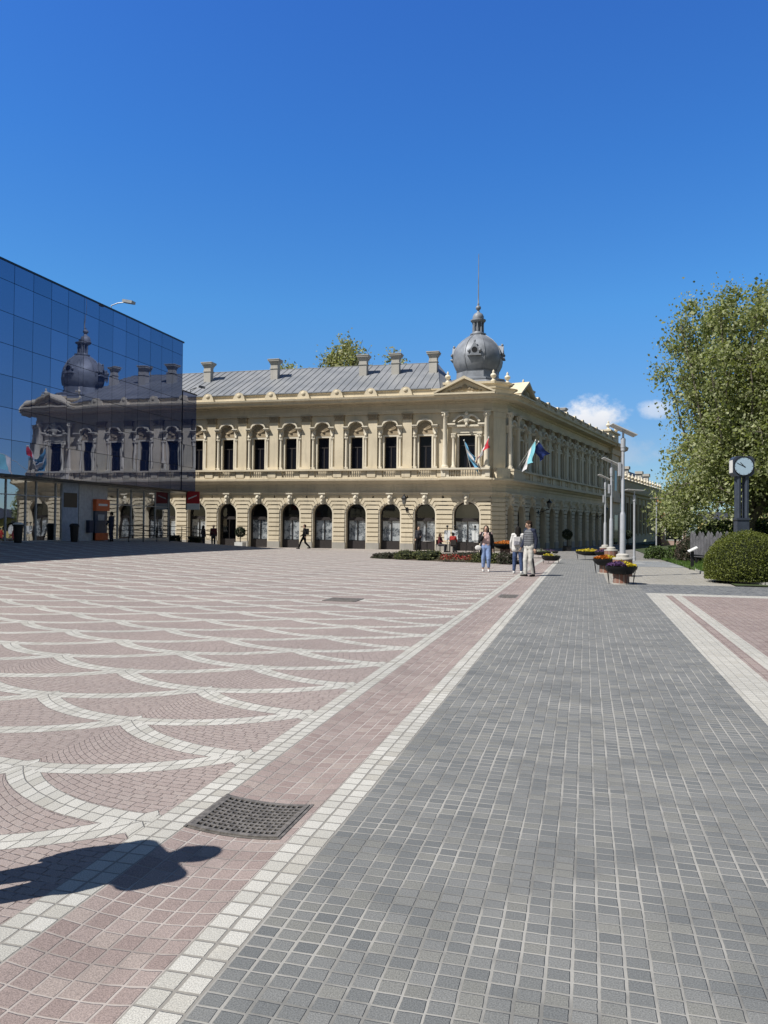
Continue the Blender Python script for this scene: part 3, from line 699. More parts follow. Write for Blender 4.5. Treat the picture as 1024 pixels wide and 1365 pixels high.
# lead skirts, drum, bulb, lantern
M = Mx(DX, DY, 0); ph = math.pi/8
b = MB(); b.lathe([(3.3, 12.60), (2.35, 13.10), (2.42, 13.14), (2.42, 13.26), (2.10, 13.34), (1.78, 13.42), (1.74, 13.95), (1.80, 14.0)], 8, ph=ph)
put('dome_skirt', b.mesh('dome_skirt', M_lead, True, 15), B, M)
bp = [(1.58, 13.95), (1.80, 14.22), (1.97, 14.58), (2.04, 14.95), (2.02, 15.32), (1.90, 15.75), (1.66, 16.16), (1.30, 16.54), (0.92, 16.82), (0.62, 17.02), (0.48, 17.12)]
def octa(prof, n=64, k=8, bulge=0.35):
    b = MB()
    for r, z in prof:
        for i in range(n):
            a = 2*math.pi*i/n; aa = ((a - ph + math.pi/k) % (2*math.pi/k)) - math.pi/k
            rr = r*((1-bulge)*1 + bulge*math.cos(math.pi/k)/math.cos(((a-ph) % (2*math.pi/k)) - math.pi/k)) 
            b.v.append((rr*math.cos(a), rr*math.sin(a), z))
    for j in range(len(prof)-1):
        for i in range(n): b.f.append((j*n+i, j*n+(i+1) % n, (j+1)*n+(i+1) % n, (j+1)*n+i))
    b.f.append(tuple((len(prof)-1)*n+i for i in range(n))); return b
dm = put('dome', octa(bp).mesh('dome', M_lead, True, 60), B, M)
rb = MB()
for k in range(8):
    a = ph + 2*math.pi*k/8; rb.tube([((r+0.012)*math.cos(a), (r+0.012)*math.sin(a), z) for r, z in bp], 0.035, 6)
put('ribs', rb.mesh('ribs', M_lead), dm, M)
b = MB(); b.lathe([(0.66, 17.06), (0.66, 17.16), (0.50, 17.20), (0.46, 17.3)], 16)
for k in range(8):
    a = 2*math.pi*k/8; b.lathe([(0.075, 17.2), (0.06, 17.9), (0.09, 18.12)], 6, (0.40*math.cos(a), 0.40*math.sin(a), 0))
b.lathe([(0.26, 17.2), (0.26, 18.1)], 10); b.lathe([(0.50, 18.1), (0.62, 18.22), (0.62, 18.30), (0.44, 18.36), (0.46, 18.55), (0.36, 18.78), (0.14, 18.92), (0.10, 19.02)], 16)
lt = put('lantern', b.mesh('lantern', M_lead), B, M)
b = MB(); b.lathe([(0.07, 19.0), (0.09, 19.1), (0.20, 19.2), (0.22, 19.3), (0.18, 19.42), (0.06, 19.5), (0.09, 19.6), (0.05, 19.72), (0.04, 20.5), (0.03, 22.0), (0.022, 23.7)], 10)
put('spire', b.mesh('spire', M_lead), lt, M)
for k, a in enumerate((-math.pi/2, 0, math.pi/2, math.pi)):
    d = MB(); d.prism([(-0.34, 15.1), (0.34, 15.1), (0.40, 15.45), (0.22, 15.75), (0.0, 16.15), (-0.22, 15.75), (-0.40, 15.45)], -2.06, -1.6)
    d.prism([(-0.56, 15.02), (0.56, 15.02), (0.48, 15.12), (-0.48, 15.12)], -2.16, -1.75)
    for s in (-1, 1): d.ell((s*0.44, -2.04, 15.42), (0.14, 0.12, 0.14), 8, 5)
    d.ell((0, -1.95, 16.18), (0.09, 0.1, 0.12), 8, 5)
    MM = M @ Matrix.Rotation(a+math.pi/2, 4, 'Z')
    q = put('dome_dormer', d.mesh('dome_dormer', M_lead), B, MM)
    e = MB(); e.lathe([(0.22, -0.02), (0.22, 0.02)], 14, M=Matrix.Translation((0, -2.066, 15.48)) @ Matrix.Rotation(math.pi/2, 4, 'X')); put('dormer_opening', e.mesh('dormer_opening', M_dark), q, MM)
URN = [(0.20, 0), (0.20, 0.08), (0.10, 0.14), (0.09, 0.24), (0.20, 0.34), (0.23, 0.46), (0.18, 0.56), (0.08, 0.62), (0.10, 0.70), (0.06, 0.82), (0.02, 0.88)]
def urn(x, y, z, s=1.0, mat=None, parent=None):
    if 'urn' not in mesh: u = MB(); u.lathe(URN, 12); mesh['urn'] = u.mesh('urn', M_trim)
    put('urn', mesh['urn'], parent or B, Mx(x, y, z, 0, s, s, s))
for x, y in ((-10.35, 58.65), (-6.85, 58.65), (-5.9, 59.75), (-4.95, 63.0)): urn(x, y, 12.68)
# roofs
def rid(p): return p
rf = MB()
ridgeL, ridgeR = (-37, 64, 15.42), (-12.2, 64, 15.42)
eL, eR = (-37, 57.2, 12.03), (-10.7, 57.2, 12.03)
RD = [tuple(O_R + U_R*s - Vector((math.cos(R_(13.6)), -math.sin(R_(13.6)), 0))*o) for s, o in ((3.3, -0.55), (35.9, -0.55), (35.9, 6.0), (5.5, 6.0), (35.9, 12.5))]
rf.add([eL, eR, ridgeR, ridgeL, (-37, 70.5, 12.03), (-10, 70.5, 12.03), (-9.9, 61.5, 12.6)], [(0, 1, 2, 3), (3, 2, 5, 4), (1, 6, 2), (6, 5, 2)])
rr_ = lambda p, z: (p[0], p[1], z)
rf.add([rr_(RD[0], 12.03), rr_(RD[1], 12.03), rr_(RD[2], 15.1), rr_(RD[3], 15.1), rr_(RD[4], 12.03), (-10.5, 70.5, 12.03), (-8, 63.5, 12.6)], [(0, 1, 2, 3), (3, 2, 4, 5), (0, 3, 6), (1, 4, 2)])
roof = put('roof', rf.mesh('roof', M_roof, False), B)
sm_ = MB()
def seam(a, b):
    sm_.tube([Vector(a)+Vector((0,0,0.02)), Vector(b)+Vector((0,0,0.02))], 0.028, 4)
nS = 44
for i in range(nS+1):
    x = -37 + 26.3*i/nS; f = min(1.0, max(0, (-10.7 - x)/1.5)) if x > -12.2 else 1.0
    seam((x, 57.2, 12.03), (x, 57.2+6.8*f, 12.03+3.39*f))
seam(ridgeL, ridgeR); seam(eR, ridgeR)
put('standing_seams', sm_.mesh('standing_seams', M_roof), roof)
M_chim = mat_plaster('chimney_render', (0.52, 0.50, 0.46))
def chimney(x, y, zb=13.2, zt=15.98, rz=0):
    b = MB(); b.box(-0.32, 0.32, -0.28, 0.28, 0, zt-zb-0.42); b.box(-0.37, 0.37, -0.33, 0.33, zt-zb-0.82, zt-zb-0.74)
    p = put('chimney', b.mesh('chimney', M_chim, False), B, Mx(x, y, zb, rz))
    c = MB()
    for k, e in enumerate((0.36, 0.42, 0.50)): c.box(-e, e, -e+0.04, e-0.04, zt-zb-0.42+0.12*k, zt-zb-0.30+0.12*k-0.002)
    c.box(-0.53, 0.53, -0.5, 0.5, zt-zb-0.062, zt-zb); put('chimney_cap', c.mesh('chimney_cap', M_chim, False), p, Mx(x, y, zb, rz))
for x in (-32.65, -26.27, -18.24, -15.43, -12.24): chimney(x*0.983, 61.45, 13.0, 15.74)
for t_ in (12.6, 24.0):
    q = O_R + U_R*t_ - Vector((math.cos(R_(13.6)), -math.sin(R_(13.6)), 0))*2.2; chimney(q.x, q.y, 12.4, 14.1, AR)
b = MB(); b.box(-37, -10, 58.6, 70, ZB-0.3, 3.8); 
# rear body so that no daylight shows through
body = MB(); body.box(-37, -9.0, 60.0, 69.5, ZB-0.3, 12.0); body.box(0, 40.5, 2.0, 12, ZB-0.3, 11.9, Mx(O_R.x, O_R.y, 0, AR))
put('rear_wall', body.mesh('rear_wall', M_cream, False), B)
# end pavilion of the right wing
M = MR(38.6); pv = MB()
pv.box(-2.75, 2.75, -0.30, 0.6, ZB-0.2, 11.2); pv.box(-2.75, 2.75, -0.62, -0.3, 4.7, 5.25); pv.profile([(0, 10.3), (-0.5, 10.35), (-0.6, 10.9), (-1.15, 11.15), (-1.25, 11.5), (0, 11.55)], -2.95, 2.95)
for s in (-1, 1):
    pv.box(s*2.3-0.4, s*2.3+0.4, -0.45, -0.3, 6.0, 10.3)
z = 0.42
for k in range(10): pv.box(-2.78, 2.78, -0.37, -0.3, z+0.02, z+0.31); z += 0.338
pv.box(-2.6, 2.6, -0.1, 3.5, 11.5, 13.0); pv.box(-2.8, 2.8, -0.3, 3.7, 13.0, 13.18)
put('end_pavilion', pv.mesh('end_pavilion', M_cream, True, 20), B, M)
pw = MB(); pw.box(-0.6, 0.6, -0.32, -0.1, 6.1, 8.5); pw.box(-0.9, 0.9, -0.39, -0.1, ZB, 3.2); put('window', pw.mesh('pavilion_window', M_glassdark, False), B, M)
for s in (-1, 1):
    q = M @ Vector((s*2.3, 0.1, 0)); urn(q.x, q.y, 13.18, 1.2)
    q = M @ Vector((s*2.3, 3.2, 0)); urn(q.x, q.y, 13.18, 1.2)
# ------------------------------------------------------------------ the long low building further along
B2 = thing('long_low_building', 'long low ochre building with dark roof and pale urns, beyond the domed palace', 'building', MR(43.9))
M_yel2 = mat_plaster('faded_ochre_plaster', (0.50, 0.43, 0.28)); M_slate = simple('dark_roof_slate', (0.05, 0.052, 0.06), 0.6, var=0.3)
Z2 = -0.36
lw = MB(); lw.box(41.35, 76, 0.25, 9, Z2-0.3, 6.3)
for i in range(11):
    t0 = 43.0+3.0*i; lw.box(t0+0.75, t0+2.25, 0.0, 0.25, 4.9, 6.2); lw.box(t0+2.25, t0+3.75, 0.0, 0.25, Z2-0.3, 6.2); lw.box(t0+0.75, t0+2.25, 0.0, 0.25, Z2-0.3, 0.9)
    lw.box(t0+2.7, t0+3.3, -0.12, 0.0, 0.7, 5.7)
lw.profile([(0.3, 5.75), (-0.2, 5.8), (-0.25, 6.1), (-0.55, 6.25), (-0.6, 6.5), (0.3, 6.55)], 41.4, 76.2); lw.box(41.4, 76.1, -0.1, 0.35, 6.5, 7.75); lw.box(41.4, 76.2, -0.2, 0.45, 7.75, 7.9)
put('wall', lw.mesh('low_wall', M_yel2, False), B2, MR(0))
for i in range(11):
    t0 = 44.5+3.0*i; f = MB(); f.box(-0.75, 0.75, 0.18, 0.24, 0.9, 4.9); put('window', f.mesh('low_window', M_glassdark, False), B2, MR(t0))
    if i % 2 == 0 or i > 4: 
        q = MR(0) @ Vector((43.6+2.1*i*1.0, 0.1, 0))
for i in range(13):
    q = MR(0) @ Vector((46.6+2.35*i, 0.1, 0)); urn(q.x, q.y, 7.9, 1.15, None, B2)
rfm = MB(); rfm.profile([(0.4, 7.6), (0.9, 7.6), (3.2, 10.3), (8, 10.3), (9, 7.6)], 41.4, 76.1); put('roof', rfm.mesh('low_roof', M_slate, False), B2, MR(0))
for t_ in (49.2, 55.5, 66, 72):
    cm = MB(); cm.box(-0.4, 0.4, 0, 0.8, 8.0, 9.9); cm.box(-0.55, 0.55, -0.15, 0.95, 9.9, 10.3); put('chimney', cm.mesh('low_chimney', M_chim, False), B2, MR(t_) @ Matrix.Translation((0, 1.4, 0)))
# ------------------------------------------------------------------ glass office block on the left
def mat_mirror():
    t = NT('blue_mirror_glass'); p = t.wpos(); oi = t.n('ShaderNodeObjectInfo').outputs['Random']
    n = t.noise(t.n('ShaderNodeMapping', {'Vector': p, 'Scale': (1, 0.9, 0.55)}).outputs[0], 0.75, 1.5, 0.4)
    n2 = t.noise(t.n('ShaderNodeMapping', {'Vector': p, 'Location': (9, 3, 1), 'Scale': (1, 1.3, 0.5)}).outputs[0], 1.6, 1.0, 0.3)
    h = t.m('ADD', t.m('MULTIPLY', n, 1.0), t.m('MULTIPLY', n2, 0.28))
    nrm = t.bump(h, 0.010, 0.45)
    tintc = t.mix(oi, (0.172, 0.198, 0.262), (0.222, 0.246, 0.33))
    g = t.n('ShaderNodeBsdfGlossy', {'Color': tintc, 'Roughness': 0.012, 'Normal': nrm}).outputs[0]
    d = t.n('ShaderNodeBsdfDiffuse', {'Color': (0.006, 0.015, 0.055)}).outputs[0]
    a = t.n('ShaderNodeAddShader', {0: g, 1: d}); t.surf(a.outputs[0]); return t.mat
M_mirror = mat_mirror()
M_spandrel = simple('dark_spandrel', (0.012, 0.014, 0.018), 0.35)
M_alu = simple('pale_aluminium', (0.36, 0.38, 0.40), 0.45, 0.3)
M_int = simple('interior_grey', (0.16, 0.17, 0.19), 0.9)
M_bluepanel = simple('pale_blue_panel', (0.30, 0.36, 0.46), 0.5)
M_greypanel = simple('light_grey_panel', (0.42, 0.43, 0.45), 0.5)
M_orange = simple('orange_sign', (0.62, 0.13, 0.04), 0.5)
M_white = simple('white_paint', (0.72, 0.72, 0.70), 0.5, var=0.05)
M_redsign = simple('red_sign', (0.45, 0.03, 0.035), 0.45)
def mat_shopfront():
    t = NT('shopfront_glass'); p = t.wpos()
    nrm = t.bump(t.noise(p, 0.7, 1.5, 0.4), 0.02, 0.35)
    g = t.n('ShaderNodeBsdfGlossy', {'Color': (0.85, 0.9, 1.0), 'Roughness': 0.012, 'Normal': nrm}).outputs[0]
    tr = t.n('ShaderNodeBsdfTransparent', {'Color': (0.40, 0.43, 0.46)}).outputs[0]
    mx = t.n('ShaderNodeMixShader', {0: 0.42, 1: tr, 2: g}); t.surf(mx.outputs[0]); return t.mat
M_shopfront = mat_shopfront()
GX, GXL = -26.8, -27.6
G = thing('glass_office_block', 'blue mirrored glass office block on the left with overhanging upper floors', 'building', Mx(GX, 40, zg(GXL, 40)))
TOP = 14.05
cb = MB(); cb.box(-48, GX-0.06, 8, 47.66, 3.9, TOP-0.03); cb.box(-40, GX-0.06, 47.66, 49.55, 3.9, 10.72)
put('core', cb.mesh('core', M_spandrel, False), G)
cp = MB(); cp.box(-48, GX+0.02, 8, 47.72, TOP-0.03, TOP+0.07); cp.box(-40, GX+0.02, 47.72, 49.6, 10.72, 10.80); put('coping', cp.mesh('coping', M_spandrel, False), G)
sf_ = MB(); sf_.box(-48, GX, 8, 49.58, 3.80, 3.9); put('soffit', sf_.mesh('soffit', M_spandrel, False), G)
ZR = [3.9, 5.55, 7.07, 8.60, 10.10, 11.61, 13.13, TOP-0.03]; Y0g, DYg = 28.73, 1.343
def panel(name, y0, y1, z0, z1):
    b = MB(); g = 0.012; hy, hz = (y1-y0)/2-g, (z1-z0)/2-g
    b.v = [(0, -hy, -hz), (0, hy, -hz), (0, hy, hz), (0, -hy, hz), (-0.05, -hy, -hz), (-0.05, hy, -hz), (-0.05, hy, hz), (-0.05, -hy, hz)]
    b.f = [(0, 1, 2, 3), (4, 7, 6, 5), (0, 4, 5, 1), (1, 5, 6, 2), (2, 6, 7, 3), (3, 7, 4, 0)]
    tl = Matrix.Rotation(rng.gauss(0, 0.0013), 4, 'Z') @ Matrix.Rotation(rng.gauss(0, 0.0010), 4, 'Y')
    put(name, b.mesh(name, M_mirror, False), G, Matrix.Translation((GX, (y0+y1)/2, (z0+z1)/2)) @ tl)
for j in range(7):
    panel('glass_band', 8.0, Y0g, ZR[j], ZR[j+1])
    for i in range(14): panel('glass_panel', Y0g+DYg*i, min(Y0g+DYg*(i+1), 47.66), ZR[j], ZR[j+1])
for z0, z1 in ((3.9, 5.55), (5.55, 7.07), (7.07, 8.6), (8.6, 10.10), (10.10, 10.72)): panel('tower_panel', 47.66, 49.58, z0, z1)
# street level: glazed shopfront under the overhang
zb = lambda y: zg(GXL, y)
ZF = 0.60
fl = MB(); fl.box(-34, GXL-0.02, 8, 47.4, ZF-0.4, ZF+0.02); fl.box(-34, -33.9, 8, 47.4, ZF, 3.8); fl.box(-34, GXL, 47.4, 47.55, ZF-0.4, 3.8); put('interior', fl.mesh('interior', M_int, False), G)
ys = [18.0, 20.4, 22.8, 25.2, 27.6, 29.9, 32.06, 33.45, 34.23, 35.75, 36.24]
yr = [40.32, 41.46, 42.91, 44.36, 45.70, 47.40]
def shop(y0, y1, transom=2.95):
    f = MB(); g = 0.035
    f.box(GXL-0.06, GXL+0.02, y0, y0+g, ZF-0.3, 3.8); f.box(GXL-0.06, GXL+0.02, y1-g, y1, ZF-0.3, 3.8)
    f.box(GXL-0.06, GXL+0.02, y0+g, y1-g, ZF-0.3, ZF+0.06); f.box(GXL-0.06, GXL+0.02, y0+g, y1-g, transom, transom+0.05); f.box(GXL-0.06, GXL+0.02, y0+g, y1-g, 3.72, 3.8)
    o = put('shopfront', f.mesh('shopfront', M_alu, False), G)
    p = MB(); p.v = [(GXL-0.03, y0+g, ZF), (GXL-0.03, y1-g, ZF), (GXL-0.03, y1-g, 3.75), (GXL-0.03, y0+g, 3.75)]; p.f = [(0, 1, 2, 3)]
    put('pane', p.mesh('shopfront_pane', M_shopfront, False, recalc=False), o)
for a, b_ in zip(ys[:-1], ys[1:]): shop(a, b_)
for a, b_ in zip(yr[:-1], yr[1:]): shop(a, b_, 2.7)
kp = MB(); kp.box(GXL-0.1, GXL+0.03, 36.26, 37.62, ZF-0.3, 3.8); put('blue_panel', kp.mesh('blue_panel', M_bluepanel, False), G)
kv = MB(); kv.box(GXL, GXL+0.045, 36.35, 37.5, 2.45, 3.25); put('vent_opening', kv.mesh('vent_opening', M_spandrel, False), G)
kq = MB(); kq.box(GXL-0.1, GXL+0.06, 37.65, 38.80, ZF-0.3, 3.8); put('grey_panel', kq.mesh('grey_panel', M_greypanel, False), G)
ka = MB(); ka.box(GXL-0.1, GXL+0.05, 38.83, 40.29, ZF-0.3, 3.8); put('machine_surround', ka.mesh('machine_surround', M_greypanel, False), G)
A = thing('cash_machine', 'orange topped cash machine set into the grey wall panel under the overhang', 'cash machine', Mx(GXL+0.06, 39.5, ZF))
am = MB(); am.box(GXL+0.05, GXL+0.20, 38.95, 40.1, ZF, 2.3); put('body', am.mesh('machine_body', simple('machine_blue', (0.05, 0.07, 0.12), 0.4), False), A)
ao = MB(); ao.box(GXL+0.06, GXL+0.30, 38.90, 40.18, 2.31, 2.98); put('sign', ao.mesh('machine_sign', M_orange, False), A)
al = MB(); al.box(GXL+0.30, GXL+0.305, 39.1, 39.95, 2.60, 2.72); put('lettering', al.mesh('machine_stripe', M_white, False), A)
ab = MB(); ab.box(GXL+0.06, GXL+0.28, 38.95, 40.1, ZF, ZF+0.42); put('base', ab.mesh('machine_base', M_orange, False), A)
asn = MB(); asn.box(GXL+0.20, GXL+0.215, 39.2, 39.8, 1.75, 2.1); put('screen', asn.mesh('machine_screen', M_greypanel, False), A)
wb = MB(); wb.box(GXL+0.06, GXL+0.30, 38.3, 38.66, 1.05, 1.75); thing('wall_box', 'dark blue letter box on the grey wall panel left of the cash machine', 'box', data=wb.mesh('wall_box', simple('dark_blue_box', (0.02, 0.03, 0.07), 0.5), False), M=None)
# projecting red and white sign at the end of the block
S = thing('hanging_sign', 'red and white sign projecting from the end of the glass block', 'sign', Mx(GX+0.1, 48.6, 2.6))
b = MB(); b.box(GX-0.1, GX+0.86, 48.55, 48.63, 3.02, 3.86); put('red_face', b.mesh('sign_red', M_redsign, False), S)
b = MB(); b.box(GX-0.1, GX+0.86, 48.55, 48.63, 2.60, 3.015); put('white_face', b.mesh('sign_white', M_white, False), S)
b = MB(); b.box(GX-0.14, GX-0.10, 48.5, 48.68, 2.56, 3.90); put('bracket', b.mesh('sign_bracket', M_dark, False), S)
b = MB(); b.prism([(-0.02, 3.3), (0.62, 3.55), (0.62, 3.62), (-0.02, 3.40)], 48.535, 48.549, Matrix.Translation((GX+0.06, 0, 0))); b.box(GX+0.1, GX+0.7, 48.536, 48.549, 2.78, 2.84); put('emblem', b.mesh('sign_emblem', M_white, False), S)
# floodlights on the roof edge
def flood(y, z, lab, L=0.75, hd=1.0):
    o = thing('floodlight', lab, 'floodlight', Mx(GX-0.2, y, z), 'floodlights on the roof edge')
    a = MB(); a.tube([(GX-0.3, y, z), (GX-0.3, y, z+0.28), (GX+0.1, y+0.05, z+0.42), (GX+L-0.25, y+0.1, z+0.45)], 0.03, 6); put('arm', a.mesh('floodlight_arm', M_alu), o)
    h = MB(); h.box(-0.32*hd, 0.32*hd, -0.2*hd, 0.2*hd, -0.07, 0.09, Matrix.Translation((GX+L, y+0.1, z+0.45)) @ Matrix.Rotation(R_(12), 4, 'Y')); put('head', h.mesh('floodlight_head', M_alu, False), o)
flood(39.7, TOP+0.07, 'pale floodlight on an arm above the middle of the glass roof edge', 0.8)
flood(49.2, 10.80, 'small floodlight on the lower end tower of the glass block', 0.55, 0.6)
# rail along the raised pavement
Rl = thing('handrail', 'dark metal handrail along the raised pavement at the far end of the glass block', 'railing', Mx(-26.2, 44, zg(-26.2, 44)))
b = MB()
ry = [40.5+1.55*i for i in range(8)]
for k, zo in enumerate((1.0, 0.72, 0.40)): b.tube([(-26.2, y, zg(-26.2, y)+zo) for y in ry], 0.022, 6)
put('rails', b.mesh('rails', M_dark), Rl)
for y in ry:
    b = MB(); b.tube([(-26.2, y, zg(-26.2, y)-0.05), (-26.2, y, zg(-26.2, y)+1.0)], 0.026, 6); put('post', b.mesh('post', M_dark), Rl)
# litter bins
def bin_(x, y, lab, white):
    z = zg(x, y); o = thing('litter_bin', lab, 'litter bin', Mx(x, y, z), 'litter bins by the glass wall')
    b = MB(); b.lathe([(0.17, 0), (0.18, 0.05), (0.23, 0.80), (0.26, 0.82), (0.26, 0.90)], 16, (x, y, z)); put('body', b.mesh('bin_body', M_dark), o)
    b = MB(); b.lathe([(0.25, 0.902), (0.23, 0.95), (0.14, 1.0)], 16, (x, y, z)); put('lid', b.mesh('bin_lid', M_white if white else M_dark), o)
bin_(-26.9, 32.1, 'black tapered litter bin with a white lid, by the glass wall', True)
bin_(-26.9, 36.4, 'all black tapered litter bin in front of the pale blue panel', False)

# ------------------------------------------------------------------ small things on the ground
M_cast = simple('cast_iron', (0.19, 0.175, 0.16), 0.6, 0.2, var=0.35, scale=30, bump=0.003, bscale=120)
M_black = simple('pit_dark', (0.004, 0.004, 0.004), 0.9)
D = thing('drain_grate', 'square sagging cast iron drain grate set in the red sett gutter', 'drain grate', Mx(-1.775, 3.97, -0.02))
GW, GL, gx0, gy0 = 0.51, 0.48, -2.03, 3.73
gz = lambda u: zg(gx0+GW*u, 4.0)+0.006
b = MB(); n = 16
dark_sheet = MB()
for i in range(n):
    u0, u1 = i/n, (i+1)/n
    dark_sheet.v += [(gx0+GW*u0, gy0, gz(u0)-0.003), (gx0+GW*u1, gy0, gz(u1)-0.003), (gx0+GW*u1, gy0+GL, gz(u1)-0.003), (gx0+GW*u0, gy0+GL, gz(u0)-0.003)]; dark_sheet.f.append((4*i, 4*i+1, 4*i+2, 4*i+3))
put('dark_sheet', dark_sheet.mesh('dark_sheet', M_black, False), D)  # flat black sheet painted as the dark below the bars
def strip(x0, x1, y0, y1, h=0.006):
    k = max(1, int((x1-x0)/0.03)); 
    for i in range(k):
        xa, xb = x0+(x1-x0)*i/k, x0+(x1-x0)*(i+1)/k; za, zb_ = zg(xa, 4)+0.005, zg(xb, 4)+0.005
        b.add([(xa, y0, za-0.003), (xb, y0, zb_-0.003), (xb, y1, zb_-0.003), (xa, y1, za-0.003), (xa, y0, za+h), (xb, y0, zb_+h), (xb, y1, zb_+h), (xa, y1, za+h)], [(4, 5, 6, 7), (0, 1, 5, 4), (2, 3, 7, 6), (1, 2, 6, 5), (3, 0, 4, 7)])
NXH, NYH, e = 14, 10, 0.030
px_, py_ = (GW-2*e)/NXH, (GL-2*e)/NYH
strip(gx0, gx0+GW, gy0, gy0+e); strip(gx0, gx0+GW, gy0+GL-e, gy0+GL); strip(gx0, gx0+e, gy0+e, gy0+GL-e); strip(gx0+GW-e, gx0+GW, gy0+e, gy0+GL-e)
for i in range(1, NXH): xx = gx0+e+px_*i; strip(xx-0.0055, xx+0.0055, gy0+e, gy0+GL-e, 0.0045)
for j in range(1, NYH): yy = gy0+e+py_*j; strip(gx0+e, gx0+GW-e, yy-0.0085, yy+0.0085, 0.0048)
put('bars', b.mesh('grate_bars', M_cast, False), D)
fr_ = MB()
for y in (gy0-0.018, gy0+GL+0.002): 
    for i in range(n):
        xa, xb = gx0+GW*i/n, gx0+GW*(i+1)/n; fr_.add([(xa, y, zg(xa, 4)+0.003), (xb, y, zg(xb, 4)+0.003), (xb, y+0.016, zg(xb, 4)+0.003), (xa, y+0.016, zg(xa, 4)+0.003)], [(0, 1, 2, 3)])
for x in (gx0-0.018, gx0+GW+0.002): fr_.box(x, x+0.016, gy0-0.018, gy0+GL+0.018, -0.02, zg(x, 4)+0.006)
put('frame', fr_.mesh('grate_frame', M_cast, False), D)
def cover(x, y, sx, sy, lab):
    z = zg(x, y); b = MB(); b.box(x-sx, x+sx, y-sy, y+sy, z-0.02, z+0.012)
    for i in range(5): b.box(x-sx*0.85, x+sx*0.85, y-sy*0.8+sy*0.36*i, y-sy*0.8+sy*0.36*i+sy*0.12, z+0.012, z+0.018)
    thing('manhole_cover', lab, 'manhole cover', data=b.mesh('cover', M_cast, False))
cover(-5.04, 15.9, 0.36, 0.36, 'dark rectangular cover out on the scale patterned plaza')
cover(-1.75, 18.3, 0.22, 0.42, 'dark narrow drain cover in the red strip ahead of the walking man')

# ------------------------------------------------------------------ solar street lamps
M_pole = simple('galvanised_pole', (0.50, 0.52, 0.56), 0.4, 0.25, var=0.06)
M_brick = NT('lamp_base_brick'); tt = M_brick; p_ = tt.pos(); bk = tt.n('ShaderNodeTexBrick', {'Vector': p_, 'Color1': (0.22, 0.10, 0.075), 'Color2': (0.28, 0.14, 0.10), 'Mortar': (0.30, 0.26, 0.23), 'Scale': 4.0}); tt.bsdf(bk.outputs[0], 0.85); M_brick = tt.mat
M_solar = simple('solar_cells', (0.02, 0.025, 0.05), 0.25); M_panelback = simple('panel_back', (0.55, 0.56, 0.56), 0.5)
M_stone = simple('pale_stone', (0.50, 0.48, 0.44), 0.8)
def lamp(x, y, lab, H=4.92, tilt=24, base=True, spin=14.6, parts=None):
    z = zg(x, y); o = thing('solar_street_lamp', lab, 'street lamp', Mx(x, y, z), 'solar street lamps beside the path')
    C0 = (x, y, z)
    zp = 0.0
    if base:
        b = MB(); b.lathe([(0.32, 0), (0.32, 0.56)], 20, C0); put('brick_base', b.mesh('brick_base', M_brick), o)
        b = MB(); b.lathe([(0.33, 0.562), (0.33, 0.61), (0.21, 0.63), (0.21, 0.72), (0.13, 0.76)], 20, C0); put('collar', b.mesh('collar', M_stone), o); zp = 0.75
    b = MB()
    if base: b.lathe([(0.095, zp), (0.09, 2.05), (0.08, 2.1), (0.055, 2.18), (0.05, H-0.72), (0.075, H-0.70), (0.075, H-0.62)], 14, C0)
    else: b.lathe([(0.09, 0), (0.09, 0.2), (0.06, 0.22), (0.055, H-0.6)], 12, C0)
    put('pole', b.mesh('lamp_pole', M_pole), o)
    b = MB(); b.lathe([(0.06, H-0.62), (0.08, H-0.60), (0.08, H-0.30), (0.06, H-0.28), (0.035, H-0.26), (0.035, H-0.02)], 14, C0); put('battery_head', b.mesh('battery_head', M_pole), o)
    Mp = Matrix.Translation((x, y, z+H)) @ Matrix.Rotation(R_(spin), 4, 'Z') @ Matrix.Rotation(R_(tilt), 4, 'Y') @ Matrix.Rotation(R_(-4), 4, 'X')
    b = MB(); b.box(-0.46, 0.46, -0.22, 0.22, -0.025, 0.004, Mp); q = put('solar_panel', b.mesh('solar_panel', M_panelback, False), o)
    b = MB(); b.box(-0.44, 0.44, -0.20, 0.20, 0.0045, 0.007, Mp); put('cells', b.mesh('cells', M_solar, False), q)
    if base:
        b = MB(); b.box(-0.15, -0.075, -0.07, 0.07, H-1.55, H-1.10, Mx(x, y, z, R_(14))); b.box(-0.08, 0.0, -0.03, 0.03, H-1.36, H-1.28, Mx(x, y, z, R_(14))); put('lamp_head', b.mesh('lamp_head', M_pole), o)
lamp(1.20, 27.15, 'nearest and tallest solar lamp, on a round brick base behind a flower bowl')
lamp(1.20, 39.3, 'second solar lamp from the front, thinner, on a round brick base')
lamp(1.16, 49.7, 'third solar lamp, farthest of those standing on round brick bases')
lamp(2.49, 43.0, 'plain solar lamp without a brick base, standing on the pale paving', 3.75, 3, False, 20)
lamp(5.40, 64.5, 'plain solar lamp behind the small round bush, at the crown edge', 4.25, 2, False, 10)
